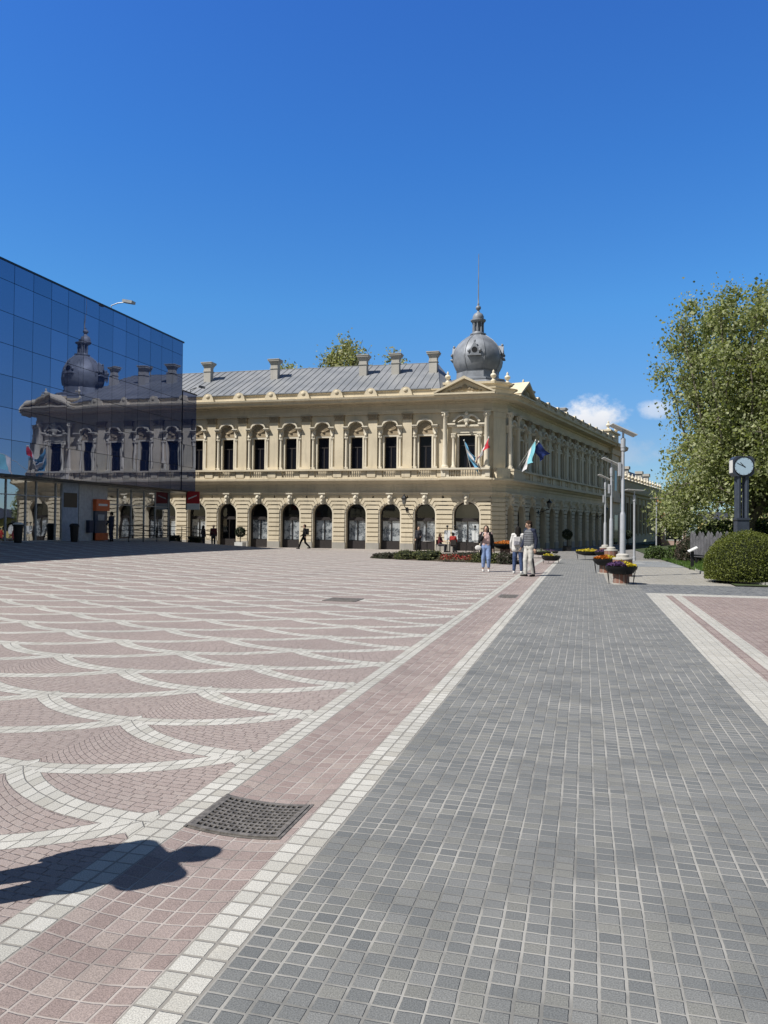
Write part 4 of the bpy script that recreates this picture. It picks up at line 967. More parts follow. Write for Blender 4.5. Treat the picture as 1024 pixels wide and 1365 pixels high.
# ------------------------------------------------------------------ foliage
def mat_leaf(name, a, b, trans=0.25, scale=1.2, rough=0.55):
    t = NT(name); p = t.wpos()
    r = t.n('ShaderNodeNewGeometry').outputs['Random Per Island']; n = t.noise(p, scale, 3, 0.6)
    a = tuple(q*0.94 for q in a); b = tuple(q*0.94 for q in b)
    f = t.m('ADD', t.m('MULTIPLY', r, 0.6), t.m('MULTIPLY', t.rng(n, 0.35, 0.65), 0.4))
    c = t.mix(f, a, b)
    bs = t.n('ShaderNodeBsdfPrincipled', {'Base Color': c, 'Roughness': rough, 'Specular IOR Level': 0.35}).outputs[0]
    tr = t.n('ShaderNodeBsdfTranslucent', {'Color': t.mix(1.0, c, (1.2, 1.25, 0.6), 'MULTIPLY')}).outputs[0]
    t.surf(t.n('ShaderNodeMixShader', {0: trans, 1: bs, 2: tr}).outputs[0]); return t.mat
M_plane = mat_leaf('plane_tree_leaf', (0.105, 0.138, 0.048), (0.32, 0.355, 0.15), 0.44)
M_planeb = mat_leaf('pale_new_leaf', (0.22, 0.245, 0.13), (0.46, 0.48, 0.29), 0.42)
M_farleaf = mat_leaf('far_tree_leaf', (0.15, 0.16, 0.06), (0.34, 0.33, 0.16), 0.40)
M_hedge = mat_leaf('hedge_leaf', (0.042, 0.060, 0.010), (0.150, 0.172, 0.026), 0.22, 2.5)
M_hedgecore = simple('hedge_core', (0.012, 0.017, 0.006), 0.95)
M_bush = mat_leaf('bush_leaf', (0.03, 0.055, 0.015), (0.10, 0.15, 0.04), 0.2, 2.0)
M_darkbush = mat_leaf('dark_bush_leaf', (0.012, 0.02, 0.010), (0.03, 0.045, 0.02), 0.1, 2.0)
M_grass = mat_leaf('grass_blade', (0.04, 0.085, 0.012), (0.10, 0.17, 0.03), 0.3, 1.0)
M_bark = simple('plane_bark', (0.17, 0.15, 0.12), 0.9, var=0.4, scale=3, bump=0.02, bscale=12)
M_barkd = simple('dark_bark', (0.06, 0.05, 0.04), 0.9, var=0.3, scale=3)

def grow(b, p, d, L, r, depth, tips, spread, upw, prof=None):
    n = 4; pts = [Vector(p)]; rs = [r]; dd = Vector(d).normalized()
    for i in range(n):
        dd = (dd + Vector((rng.gauss(0, .10), rng.gauss(0, .10), rng.gauss(upw, .06)))).normalized()
        pts.append(pts[-1] + dd*L/n); rs.append(r*(1-0.45*(i+1)/n))
    b.tube(pts, rs, 7 if depth > 1 else 5)
    tips.append((pts[-1], depth)); tips.append((pts[2], depth))
    if depth == 0: return
    for k in range(3 if depth > 1 else 3):
        i = rng.choice((2, 3, 4)); ax = Vector((rng.gauss(0, 1), rng.gauss(0, 1), rng.gauss(0, .5)))
        nd = (dd + ax.normalized()*spread).normalized()
        grow(b, pts[i], nd, L*rng.uniform(0.62, 0.82), rs[i]*0.62, depth-1, tips, spread, upw)
def tree(name, lab, x, y, H, zc, prof, nclump, nleaf, lsize, mats, bark, group='trees', csig=0.42, trunk_r=0.3, upw=0.05, spread=0.75, seed=1, flat=0.0):
    """prof: list of (relative height, radius) of the crown; clumps fill its volume, thicker outwards and upwards"""
    global rng, nrg
    rng = random.Random(seed); nrg = np.random.default_rng(seed)
    z0 = zg(x, y); o = thing(name, lab, 'tree', Mx(x, y, z0), group)
    tb = MB(); tips = []
    tb.tube([(x, y, z0-0.2), (x+.03, y, z0+zc*0.5), (x, y, z0+zc)], [trunk_r*1.25, trunk_r, trunk_r*0.9], 10)
    nl = 6
    for k in range(nl):
        a = 2*math.pi*k/nl+rng.uniform(-.3, .3); e = rng.uniform(0.5, 1.2)
        grow(tb, (x, y, z0+zc*rng.uniform(0.75, 1.0)), (math.cos(a), math.sin(a), e*1.4), (H-zc)*0.42, trunk_r*0.5, 2, tips, spread, upw)
    grow(tb, (x, y, z0+zc), (0, 0, 1), (H-zc)*0.5, trunk_r*0.8, 2, tips, spread*0.8, upw)
    put('trunk', tb.mesh('trunk', bark), o)
    hs_ = [p[0] for p in prof]; rs_ = [p[1] for p in prof]
    cc = []
    while len(cc) < nclump:
        u = rng.random(); h = u; R = np.interp(h, hs_, rs_)
        if rng.random() > R/max(rs_)*0.9+0.1: continue
        a = rng.uniform(0, 2*math.pi); q = math.sqrt(rng.uniform(0.12, 1.0))
        lump = 0.82+0.30*mnoise.noise(Vector((math.cos(a)*1.4+seed, math.sin(a)*1.4, h*5.0)))
        r = R*q*lump
        cc.append((x+r*math.cos(a), y+r*math.sin(a), z0+zc*0.85+(H-zc*0.85)*h))
    cc = np.array(cc)
    per = nleaf//nclump
    C = np.repeat(cc, per, 0) + nrg.normal(size=(nclump*per, 3))*np.repeat(nrg.uniform(0.6, 1.3, (nclump, 1))*csig, per, 0)*np.array([1, 1, 1.25])
    S = nrg.uniform(0.65, 1.25, len(C))*lsize
    put('crown', leafmesh('crown', C, S, None, mats=mats), o)
    return o
PROF = [(0, 3.6), (0.08, 4.9), (0.2, 5.6), (0.35, 5.5), (0.5, 4.9), (0.65, 4.3), (0.8, 3.5), (0.92, 2.5), (1.0, 1.3)]
def plane_tree(lab, x, y, H, R, nb, nleaf, ls, seed):
    """plane tree of upright boughs: leaf clusters sit along limbs, so gaps and limbs show between them"""
    global rng, nrg
    rng = random.Random(seed); nrg = np.random.default_rng(seed)
    z0 = zg(x, y); o = thing('plane_tree', lab, 'tree', Mx(x, y, z0), 'plane trees on the right')
    tb = MB(); tb.tube([(x, y, z0-.2), (x+.05, y, z0+1.2), (x, y+.05, z0+2.6), (x+.1, y, z0+4.5)], [.46, .36, .32, .26], 12)
    cl = []; G = 2.399963
    for i in range(nb):
        f = (i+0.5)/nb; a = i*G + rng.uniform(-.2, .2); r = R*math.sqrt(f)*rng.uniform(0.82, 1.06)
        top = H*(1.0-0.27*f**2.2)*rng.uniform(0.91, 1.02)
        st = Vector((x, y, z0+rng.uniform(2.0, 4.2))); mid = Vector((x+r*.62*math.cos(a), y+r*.62*math.sin(a), z0+top*rng.uniform(.30, .42))); en = Vector((x+r*math.cos(a), y+r*math.sin(a), z0+top))
        P = []
        for k in range(9):
            u = k/8; P.append(st*(1-u)**2+mid*2*u*(1-u)+en*u*u+Vector((rng.gauss(0, .10), rng.gauss(0, .10), 0)))
        tb.tube(P, [.15*(1-.88*k/8) for k in range(9)], 6)
        for k in range(3, 9):
            for q in range(3):
                d = Vector((rng.gauss(0, 1), rng.gauss(0, 1), rng.gauss(.5, .5))).normalized()*rng.uniform(.5, 1.15)*(1.15-.06*k)
                e = P[k]+d; tb.tube([P[k], P[k]+d*.5+Vector((0, 0, -.04)), e], [.035, .025, .01], 4); cl.append((e, 1.0)); cl.append((P[k]+d*.5, .8))
        cl.append((en+Vector((0, 0, .35)), .7))
    for i in range(int(nb*1.0)):      # lower limbs, arching out and hanging
        a = 2*math.pi*i/(nb*1.0)+rng.uniform(-.2, .2); r = R*rng.uniform(.62, .93); zt = rng.uniform(3.2, 7.5)
        st = Vector((x, y, z0+rng.uniform(2.4, 5.0))); mid = Vector((x+r*.55*math.cos(a), y+r*.55*math.sin(a), z0+zt+1.0)); en = Vector((x+r*math.cos(a), y+r*math.sin(a), z0+zt-rng.uniform(.3, 1.3)))
        P = [st*(1-u)**2+mid*2*u*(1-u)+en*u*u for u in (0, .2, .4, .6, .8, 1)]
        tb.tube(P, [.11, .09, .07, .05, .03, .012], 5)
        for k in range(2, 6):
            for q in range(4):
                d = Vector((rng.gauss(0, 1), rng.gauss(0, 1), rng.gauss(-.1, .6))).normalized()*rng.uniform(.4, 1.0); e = P[k]+d
                tb.tube([P[k], e], [.025, .008], 4); cl.append((e, 1.0))
    put('trunk', tb.mesh('trunk', M_bark), o)
    cc = np.array([tuple(c[0]) for c in cl]); wt_ = np.array([c[1] for c in cl])
    cc[:, 2] = np.maximum(cc[:, 2], z0+2.3)
    per = nleaf//len(cl)
    sg = nrg.uniform(.26, .50, (len(cl), 1))*wt_[:, None]
    C = np.repeat(cc, per, 0)+nrg.normal(size=(len(cl)*per, 3))*np.repeat(sg, per, 0)*np.array([1, 1, 1.2])
    S = np.clip(nrg.lognormal(-0.1, .38, len(C)), .4, 1.9)*ls
    put('crown', leafmesh('crown', C, S, None, aspect=.8, mats=[M_plane, M_plane, M_planeb]), o)
plane_tree('tall broad plane tree with pale spring leaves, behind the post clock', 8.9, 47.0, 14.5, 5.0, 46, 138000, 0.148, 3)
plane_tree('second plane tree, at the right edge of the photo behind the clock', 15.8, 49.5, 15.6, 5.0, 20, 34000, 0.22, 5)
tree('shade_tree', 'darker low tree filling the gap under the plane trees', 14.5, 66, 9.5, 1.8, [(0, 3.5), (0.3, 5), (0.7, 4), (1, 1.5)], 150, 12000, 0.30, [M_bush, M_farleaf], M_barkd, 'trees on the right', 0.6, 0.2, 0.05, 0.7, 8)
tree('shade_tree', 'darker tree farthest right, outside the photo edge', 24, 58, 13, 2.2, PROF, 160, 12000, 0.34, [M_plane, M_bush], M_barkd, 'trees on the right', 0.6, 0.3, 0.05, 0.7, 9)
tree('shade_tree', 'small light green tree standing before the pink house', 8.2, 78, 6.0, 1.9, [(0, 1.6), (0.3, 2.3), (0.7, 1.9), (1, .7)], 90, 7000, 0.24, [M_plane, M_planeb], M_barkd, 'trees on the right', 0.4, 0.12, 0.05, 0.7, 10)
RP = [(0, 2.2), (0.3, 4.0), (0.6, 4.2), (0.85, 3.1), (1, 1.2)]
tree('rooftop_tree', 'largest round tree crown rising behind the palace roof', -27.6, 86, 23.6, 12, RP, 150, 14000, 0.36, [M_farleaf, M_planeb], M_bark, 'trees behind the palace roof', 0.45, 0.3, 0.05, 0.7, 12)
tree('rooftop_tree', 'small crown showing over the palace roof, leftmost of the row', -35.2, 88, 21.3, 12, [(0, 1.5), (0.5, 2.9), (0.9, 1.9), (1, 1)], 70, 5000, 0.36, [M_farleaf, M_planeb], M_bark, 'trees behind the palace roof', 0.42, 0.3, 0.05, 0.7, 13)
tree('rooftop_tree', 'small crown showing over the palace roof between two chimneys', -21.7, 86, 21.6, 12, [(0, 1.2), (0.5, 2.4), (0.9, 1.4), (1, 0.7)], 60, 4500, 0.36, [M_farleaf, M_planeb], M_bark, 'trees behind the palace roof', 0.42, 0.3, 0.05, 0.7, 14)
rng = random.Random(21); nrg = np.random.default_rng(21)

def dome_shrub(name, lab, cat, x, y, rx, ry, h, nleaf, ls, mat, group=None, rough=0.07, core=M_hedgecore, seed=0, zoff=0.0, flat=0.72, flatp=2.4):
    """clipped or natural shrub: solid core coloured dark as inner shade and a thick skin of leaves with an uneven surface"""
    z0 = zg(x, y)+zoff; o = thing(name, lab, cat, Mx(x, y, z0), group)
    def surf(d):
        k = 1 + rough*(mnoise.noise(Vector(d)*2.3+Vector((seed, 0, 0)))*1.0 + 0.6*mnoise.noise(Vector(d)*6.0+Vector((seed, 3, 0))))
        zz_ = d[2]; s = (1-abs(zz_)**flatp)**(1/flatp) if abs(zz_) < 1 else 0
        hr = math.hypot(d[0], d[1]) or 1e-6
        return Vector((d[0]/hr*s*rx*k, d[1]/hr*s*ry*k, max(-0.28, zz_)*h*flat*k + h*0.28))
    b = MB(); n, m = 28, 16
    for j in range(m+1):
        th = math.pi*j/m
        for i in range(n):
            a = 2*math.pi*i/n; d = (math.sin(th)*math.cos(a)+1e-5, math.sin(th)*math.sin(a), -math.cos(th))
            p = surf(d)*0.93; b.v.append((x+p.x, y+p.y, z0+p.z))
    for j in range(m):
        for i in range(n): b.f.append((j*n+i, j*n+(i+1) % n, (j+1)*n+(i+1) % n, (j+1)*n+i))
    put('dark_core', b.mesh('dark_core', core), o)
    C = []
    for _ in range(nleaf):
        a = rng.uniform(0, 2*math.pi); c = rng.uniform(-0.30, 1.0); s = math.sqrt(1-c*c)
        p = surf((s*math.cos(a), s*math.sin(a), c))*rng.uniform(0.92, 1.03)
        C.append((x+p.x, y+p.y, z0+max(0.01, p.z)))
    put('leaves', leafmesh('leaves', np.array(C), nrg.uniform(0.6, 1.3, nleaf)*ls, mat, 0.55), o)
    return o
dome_shrub('clipped_hedge', 'large clipped dome shaped yew hedge in front of the post clock', 'hedge', 4.72, 25.4, 1.20, 1.25, 1.50, 22000, 0.050, M_hedge, None, 0.055, seed=2, flat=0.74, flatp=2.05)
dome_shrub('round_bush', 'small round green bush at the end of the pale paving', 'bush', 3.9, 47.0, 0.62, 0.6, 0.72, 1500, 0.10, M_bush, 'bushes by the lawn', 0.14, seed=5)
dome_shrub('round_bush', 'green and dark bush left of the slanted information board', 'bush', 4.9, 44.4, 0.75, 0.9, 0.85, 1700, 0.11, M_bush, 'bushes by the lawn', 0.16, seed=7)
dome_shrub('round_bush', 'dark purple brown bush between green bush and grey fence', 'bush', 5.0, 41.4, 0.6, 0.8, 1.25, 1500, 0.10, mat_leaf('purple_leaf', (0.03, 0.022, 0.018), (0.08, 0.06, 0.04), 0.1), 'bushes by the lawn', 0.2, seed=8)
dome_shrub('tall_shrub', 'dark tall shrub behind the grey board fence', 'shrub', 7.2, 46.5, 1.3, 1.2, 2.2, 3000, 0.15, M_bush, 'tall shrubs behind the fence', 0.25, seed=41)
dome_shrub('tall_shrub', 'dark tall shrub standing behind the clipped hedge and clock', 'shrub', 9.2, 50.5, 1.6, 1.4, 2.5, 3500, 0.16, M_bush, 'tall shrubs behind the fence', 0.25, seed=42)
dome_shrub('tall_shrub', 'lower shrub at the right photo edge behind the hedge', 'shrub', 10.2, 44.0, 1.2, 1.2, 1.9, 2600, 0.15, M_bush, 'tall shrubs behind the fence', 0.25, seed=43)
# grass: blades near the kerb
def blades(name, pts, h):
    b = MB()
    for x, y in pts:
        z = zg(x, y)+0.03; a = rng.uniform(0, 6.28); w_ = 0.012+0.010*rng.random(); hh = h*rng.uniform(0.5, 1.2); lx, ly = rng.gauss(0, .04), rng.gauss(0, .04)
        b.add([(x-w_*math.cos(a), y-w_*math.sin(a), z), (x+w_*math.cos(a), y+w_*math.sin(a), z), (x+lx, y+ly, z+hh)], [(0, 1, 2)])
    return b.mesh(name, M_grass, False, recalc=False)
pts_ = []
while len(pts_) < 16000:
    y = rng.uniform(24.2, 45); x = 4.05+rng.random()**1.6*5
    if y < 27.5 and x < 4.0+(27.5-y)*0.35: continue
    pts_.append((x, y))
struct('grass', blades('grass', pts_, 0.13), None, 'stuff', 'green grass strip between the pale kerb and the fence', 'grass')

# ------------------------------------------------------------------ flower bowls
M_petal = {k: mat_leaf('petal_'+k, tuple(q*.72 for q in a), tuple(q*.72 for q in b), 0.2, 4.0, 0.6) for k, a, b in (('yellow', (0.55, 0.42, 0.02), (0.75, 0.62, 0.05)), ('purple', (0.07, 0.03, 0.12), (0.16, 0.08, 0.22)), ('orange', (0.55, 0.14, 0.02), (0.70, 0.25, 0.03)), ('red', (0.30, 0.03, 0.03), (0.45, 0.08, 0.05)), ('pale', (0.5, 0.46, 0.42), (0.66, 0.62, 0.56)))}
def bowl(x, y, lab, cols, r=0.44, zb=0.26, brick=True, nf=420):
    z = zg(x, y); o = thing('flower_bowl', lab, 'flower bowl', Mx(x, y, z), 'flower bowls along the path')
    C0 = (x, y, z)
    b = MB(); b.lathe([(0.10, zb+0.02), (0.30, zb+0.03), (r*0.82, zb+0.09), (r, zb+0.17), (r+0.02, zb+0.25), (r-0.03, zb+0.25), (r-0.06, zb+0.20), (0.05, zb+0.19)], 22, C0); put('bowl', b.mesh('bowl', M_dark), o)
    if brick:
        b = MB(); b.lathe([(0.225, 0.025), (0.225, zb+0.02)], 18, C0); q = put('brick_base', b.mesh('bowl_brick', M_brick), o)
        b = MB(); b.lathe([(0.29, -0.03), (0.29, 0.022)], 18, C0); put('footing', b.mesh('bowl_footing', M_stone), q)
    for k in range(4):
        a = R_(20)+k*math.pi/2; b = MB()
        b.tube([(x+(r-0.02)*math.cos(a-.12), y+(r-0.02)*math.sin(a-.12), z+zb+0.2), (x+(r-0.08)*math.cos(a), y+(r-0.08)*math.sin(a), z), (x+(r-0.02)*math.cos(a+.12), y+(r-0.02)*math.sin(a+.12), z+zb+0.2)], 0.010, 5)
        put('leg', b.mesh('bowl_leg', M_dark), o)
    n = 900; a = nrg.uniform(0, 2*math.pi, n); q = np.sqrt(nrg.random(n))*(r-0.03); hz = 0.20+0.16*nrg.random(n)*(1.1-q/r)
    put('foliage', leafmesh('bowl_foliage', np.stack([x+q*np.cos(a), y+q*np.sin(a), z+zb+hz], 1), nrg.uniform(0.05, 0.10, n), M_bush, 0.5, 0.6), o)
    for i, c in enumerate(cols):
        n = nf; f0 = -math.pi/2 + 2*math.pi*i/len(cols) + R_(200)
        a = nrg.uniform(f0, f0+2*math.pi/len(cols), n); q = np.sqrt(nrg.random(n))*(r-0.02); hz = 0.27+0.14*nrg.random(n)*(1.15-q/r)
        put('flowers_'+c, leafmesh('bowl_flowers', np.stack([x+q*np.cos(a), y+q*np.sin(a), z+zb+hz], 1), nrg.uniform(0.04, 0.085, n), M_petal[c], 0.9, 1.2), o)
bowl(1.00, 23.4, 'nearest flower bowl, purple and yellow pansies on thin legs over a brick base', ['purple', 'yellow'])
bowl(0.70, 28.7, 'second flower bowl, orange and yellow pansies, in front of the lamp base', ['orange', 'yellow'])
bowl(0.20, 43.2, 'long flower bowl full of bright yellow pansies, farther down the path', ['yellow', 'yellow', 'purple'], 0.72, 0.2, False)
bowl(0.95, 42.2, 'dark purple flower bowl touching the yellow one', ['purple', 'purple'], 0.5, 0.2, False, 260)
bowl(-2.35, 44.6, 'low flower bowl with pale sparse flowers, right of the walking man', ['pale', 'purple'], 0.85, 0.14, False, 90)
bowl(-1.55, 36.5, 'low bowl with yellow rim flowers hidden behind the walking man', ['yellow', 'pale'], 0.42, 0.1, False, 80)
bowl(-3.52, 35.2, 'flower bowl of bright orange pansies between the two women', ['orange', 'orange'], 0.55, 0.62, True, 380)

# ------------------------------------------------------------------ low planted bed behind the women
bd = MB(); n = 26
pts2 = [(-10.4+7.6*i/n, 37.4-3.0*i/n) for i in range(n+1)]
for i in range(n):
    for (xa, ya), (xb, yb) in ((pts2[i], pts2[i+1]),):
        ha, hb_ = 0.10+0.05*math.sin(i), 0.10+0.05*math.sin(i+1)
        za, zb2 = zg(xa, ya), zg(xb, yb)
        b0 = len(bd.v); bd.v += [(xa, ya-0.5, za-0.02), (xb, yb-0.5, zb2-0.02), (xb, yb+0.2, zb2+hb_), (xa, ya+0.2, za+ha), (xb, yb+1.8, zb2+hb_), (xa, ya+1.8, za+ha), (xb, yb+2.2, zb2-0.02), (xa, ya+2.2, za-0.02)]
        bd.f += [(b0, b0+1, b0+2, b0+3), (b0+3, b0+2, b0+4, b0+5), (b0+5, b0+4, b0+6, b0+7)]
thing('planting_bed', 'long low bed of bare dark soil under the row of low shrubs', 'flower bed', data=bd.mesh('planting_bed', simple('bed_soil', (0.07, 0.055, 0.04), 0.95, var=0.4, scale=4)))
M_heath = mat_leaf('dry_shrub_leaf', (0.055, 0.05, 0.03), (0.14, 0.13, 0.07), 0.15, 3.0); M_olive = mat_leaf('olive_shrub_leaf', (0.05, 0.06, 0.02), (0.16, 0.17, 0.06), 0.2, 3.0)
M_brownsh = mat_leaf('brown_shrub_leaf', (0.03, 0.025, 0.022), (0.085, 0.07, 0.055), 0.1, 3.0)
for i, (x, y, rx, ry, h, m, lab) in enumerate([
    (-9.55, 37.2, 0.72, 0.55, 0.30, M_brownsh, 'dark brown low shrub at the left end of the bed'),
    (-8.35, 36.8, 0.70, 0.6, 0.46, M_olive, 'yellow green low shrub, second from the left end of the bed'),
    (-7.35, 36.5, 0.75, 0.6, 0.50, M_olive, 'widest olive green shrub, third from the left end of the bed'),
    (-6.35, 36.3, 0.55, 0.5, 0.36, M_heath, 'dry brown green shrub left of the red flower patch'),
    (-5.35, 36.4, 0.8, 0.6, 0.44, M_brownsh, 'dark shrub mound behind the red flower patch'),
    (-4.55, 35.3, 0.6, 0.5, 0.42, M_olive, 'olive shrub left of the woman in the black coat'),
    (-3.95, 34.7, 0.45, 0.5, 0.44, M_olive, 'olive shrub hidden behind the woman in the black coat'),
    (-3.35, 34.2, 0.42, 0.5, 0.52, M_brownsh, 'brown shrub mound under the orange flower bowl')]):
    dome_shrub('low_shrub', lab, 'shrub', x, y, rx, ry, h, 900, 0.075, m, 'low shrubs in the planting bed', 0.3, seed=20+i)
nr = 260; A_ = thing('red_flower_patch', 'patch of low red flowers in the middle of the planting bed', 'flowers', Mx(-5.7, 35.3, zg(-5.7, 35.3)))
put('flowers', leafmesh('red_flowers', np.stack([nrg.uniform(-6.5, -4.95, nr), nrg.normal(35.2, 0.16, nr), zg(-5.7, 35.3)+0.12+nrg.uniform(0.0, 0.22, nr)], 1), nrg.uniform(0.05, 0.09, nr), M_petal['red'], 0.9, 0.8), A_)
put('foliage', leafmesh('red_foliage', np.stack([nrg.uniform(-6.6, -4.9, nr), nrg.normal(35.1, 0.2, nr), zg(-5.7, 35.3)+nrg.uniform(0.02, 0.22, nr)], 1), nrg.uniform(0.05, 0.10, nr), M_heath, 0.6), A_)

# ------------------------------------------------------------------ lollipop topiaries
def topiary(x, y, zc, r, lab, white=False):
    z = zg(x, y); o = thing('topiary', lab, 'topiary', Mx(x, y, z), 'ball topiaries along the palace')
    b = MB(); b.box(x-0.34, x+0.34, y-0.34, y+0.34, z, z+0.42); put('pot', b.mesh('topiary_pot', M_white if white else M_dark, False), o)
    b = MB(); b.tube([(x, y, z+0.4), (x, y, zc)], 0.04, 6); put('stem', b.mesh('topiary_stem', M_barkd), o)
    n = 1300; d = nrg.normal(size=(n, 3)); d /= np.linalg.norm(d, axis=1)[:, None]
    put('crown', leafmesh('topiary_crown', np.array([x, y, zc])+d*r*nrg.uniform(0.72, 1.0, (n, 1)), nrg.uniform(0.07, 0.13, n), M_darkbush), o)
topiary(-26.3, 56.0, 1.0, 0.42, 'ball topiary in a pale pot at the shaded left end of the arcade', True)
topiary(-1.42, 63.0, 1.08, 0.42, 'ball topiary in a dark pot by the middle of the right wing')
topiary(3.75, 74.5, 1.05, 0.42, 'ball topiary farthest along, in front of the low ochre building')
# dark box planters in the shade at the left end of the arcade
for i, (x, y, L, lab) in enumerate(((-30.1, 52.4, 1.15, 'dark planter box with clipped dark hedge under the red sign'), (-28.7, 53.2, 1.0, 'dark planter box with clipped dark hedge beside the arcade doorway'))):
    z = zg(x, y); o = thing('planter_box', lab, 'planter', Mx(x, y, z), 'dark planter boxes in the shade')
    b = MB(); b.box(x-L/2, x+L/2, y-0.25, y+0.25, z, z+0.4); put('box', b.mesh('planter', M_dark, False), o)
    n = 1100; put('plants', leafmesh('planter_plants', np.stack([nrg.uniform(x-L/2, x+L/2, n), nrg.uniform(y-.25, y+.25, n), z+0.35+nrg.uniform(0, 0.45, n)], 1), nrg.uniform(0.08, 0.14, n), M_darkbush), o)

# ------------------------------------------------------------------ post clock
M_post = simple('blue_grey_post', (0.060, 0.075, 0.105), 0.45, 0.3)
def mat_face():
    t = NT('clock_face'); t.bsdf((0.42, 0.56, 0.68), 0.4); return t.mat
K = thing('post_clock', 'square headed clock on a tall blue grey post rising behind the clipped hedge', 'clock', Mx(5.03, 28.0, 0.0))
MK = Mx(5.03, 28.0, 0, R_(8))
b = MB(); b.box(-0.19, 0.19, -0.19, 0.19, 0, 1.95, MK); b.box(-0.22, 0.22, -0.22, 0.22, 1.93, 1.99, MK); put('pedestal', b.mesh('clock_pedestal', M_post, False), K)
for sx in (-1, 1):
    for sy in (-1, 1):
        b = MB(); b.tube([MK @ Vector((sx*0.125, sy*0.125, 1.98)), MK @ Vector((sx*0.125, sy*0.125, 3.40))], 0.066, 8); put('column', b.mesh('clock_column', M_post), K)
b = MB(); c_ = 0.10; h2 = 0.335
oc = [(-h2+c_, -h2), (h2-c_, -h2), (h2, -h2+c_), (h2, h2-c_), (h2-c_, h2), (-h2+c_, h2), (-h2, h2-c_), (-h2, -h2+c_)]
b.prism([(px, pz+3.71) for px, pz in oc], -0.22, 0.22, MK); hd = put('clock_head', b.mesh('clock_head', M_post, False), K)
M_face = mat_face()
RD_ = 0.305
def disc(r, y0, y1, n=36): q = MB(); q.prism([(r*math.cos(2*math.pi*i/n), 3.71+r*math.sin(2*math.pi*i/n)) for i in range(n)], y0, y1, MK); return q
put('dial', disc(0.295, -0.232, -0.221).mesh('dial', M_face, False), hd)
b = MB(); n = 36
for i in range(n):
    A0, A1 = 2*math.pi*i/n, 2*math.pi*(i+1)/n
    b.prism([(0.305*math.cos(A0), 3.71+0.305*math.sin(A0)), (0.325*math.cos(A0), 3.71+0.325*math.sin(A0)), (0.325*math.cos(A1), 3.71+0.325*math.sin(A1)), (0.305*math.cos(A1), 3.71+0.305*math.sin(A1))], -0.245, -0.221, MK)
put('bezel', b.mesh('bezel', M_dark, False), hd)
b = MB()
for deg, L, wd in ((318, 0.17, 0.014), (296, 0.25, 0.009)):
    a = R_(90-deg); dx, dz = math.cos(a), math.sin(a); b.prism([(-dz*wd-dx*.05, 3.71+dx*wd-dz*.05), (dz*wd-dx*.05, 3.71-dx*wd-dz*.05), (dz*wd*.6+dx*L, 3.71-dx*wd*.6+dz*L), (-dz*wd*.6+dx*L, 3.71+dx*wd*.6+dz*L)], -0.242 - (0.004 if L > .2 else 0), -0.236 - (0.004 if L > .2 else 0), MK)
for k in range(12):
    a = math.pi*k/6; b.prism([(q*math.cos(a)-s*0.006*math.sin(a), 3.71+q*math.sin(a)+s*0.006*math.cos(a)) for q, s in ((0.255, -1), (0.285, -1), (0.285, 1), (0.255, 1))], -0.235, -0.2325, MK)
put('hands', b.mesh('clock_hands', M_dark, False), hd)
b = MB(); b.box(-0.340, -0.336, -0.17, 0.17, 3.50, 3.92, MK); put('side_dial', b.mesh('side_dial', M_white, False), hd)

# ------------------------------------------------------------------ information board and grey fence
I = thing('information_board', 'slanted white information board on a dark post at the grass edge', 'sign', Mx(4.1, 33.0, 0))
b = MB(); b.box(4.06, 4.18, 32.94, 33.0, -0.05, 0.72); b.box(4.00, 4.24, 32.9, 33.04, -0.03, 0.03); put('post', b.mesh('board_post', M_dark, False), I)
b = MB(); b.box(-0.19, 0.19, -0.17, 0.17, -0.015, 0.015, Matrix.Translation((4.13, 32.95, 0.80)) @ Matrix.Rotation(R_(-28), 4, 'Y') @ Matrix.Rotation(R_(8), 4, 'X')); put('panel', b.mesh('board_panel', M_white, False), I)
M_greywood = simple('grey_weathered_board', (0.125, 0.125, 0.135), 0.85, var=0.25, scale=4, bump=0.01, bscale=18)
W_ = thing('board_fence', 'grey fence of upright boards with uneven pointed tops behind the grass', 'fence', Mx(4.8, 38, 0))
b = MB()
for i in range(13):
    f = i/12; x, y = 4.75+0.95*f, 38.2-3.4*f; hh = 1.30+0.10*math.sin(i*2.1)+(0.12 if i % 3 == 0 else 0)
    b.prism([(-0.135, 0.38), (0.135, 0.38), (0.135, hh), (0.0, hh+0.13), (-0.135, hh)], -0.02, 0.02, Mx(x, y, zg(x, y), math.atan2(-3.4, 0.95)))
put('boards', b.mesh('fence_boards', M_greywood, False), W_)
for f in (0.1, 0.5, 0.9):
    b = MB(); x, y = 4.75+0.95*f+0.06, 38.2-3.4*f; b.box(x-0.05, x+0.05, y-0.05, y+0.05, -0.1, 1.25); put('post', b.mesh('fence_post', M_dark, False), W_)
b = MB(); b.tube([(4.70, 38.3, 0.42), (5.75, 34.7, 0.42)], 0.035, 5); put('rail', b.mesh('fence_rail', M_dark), W_)
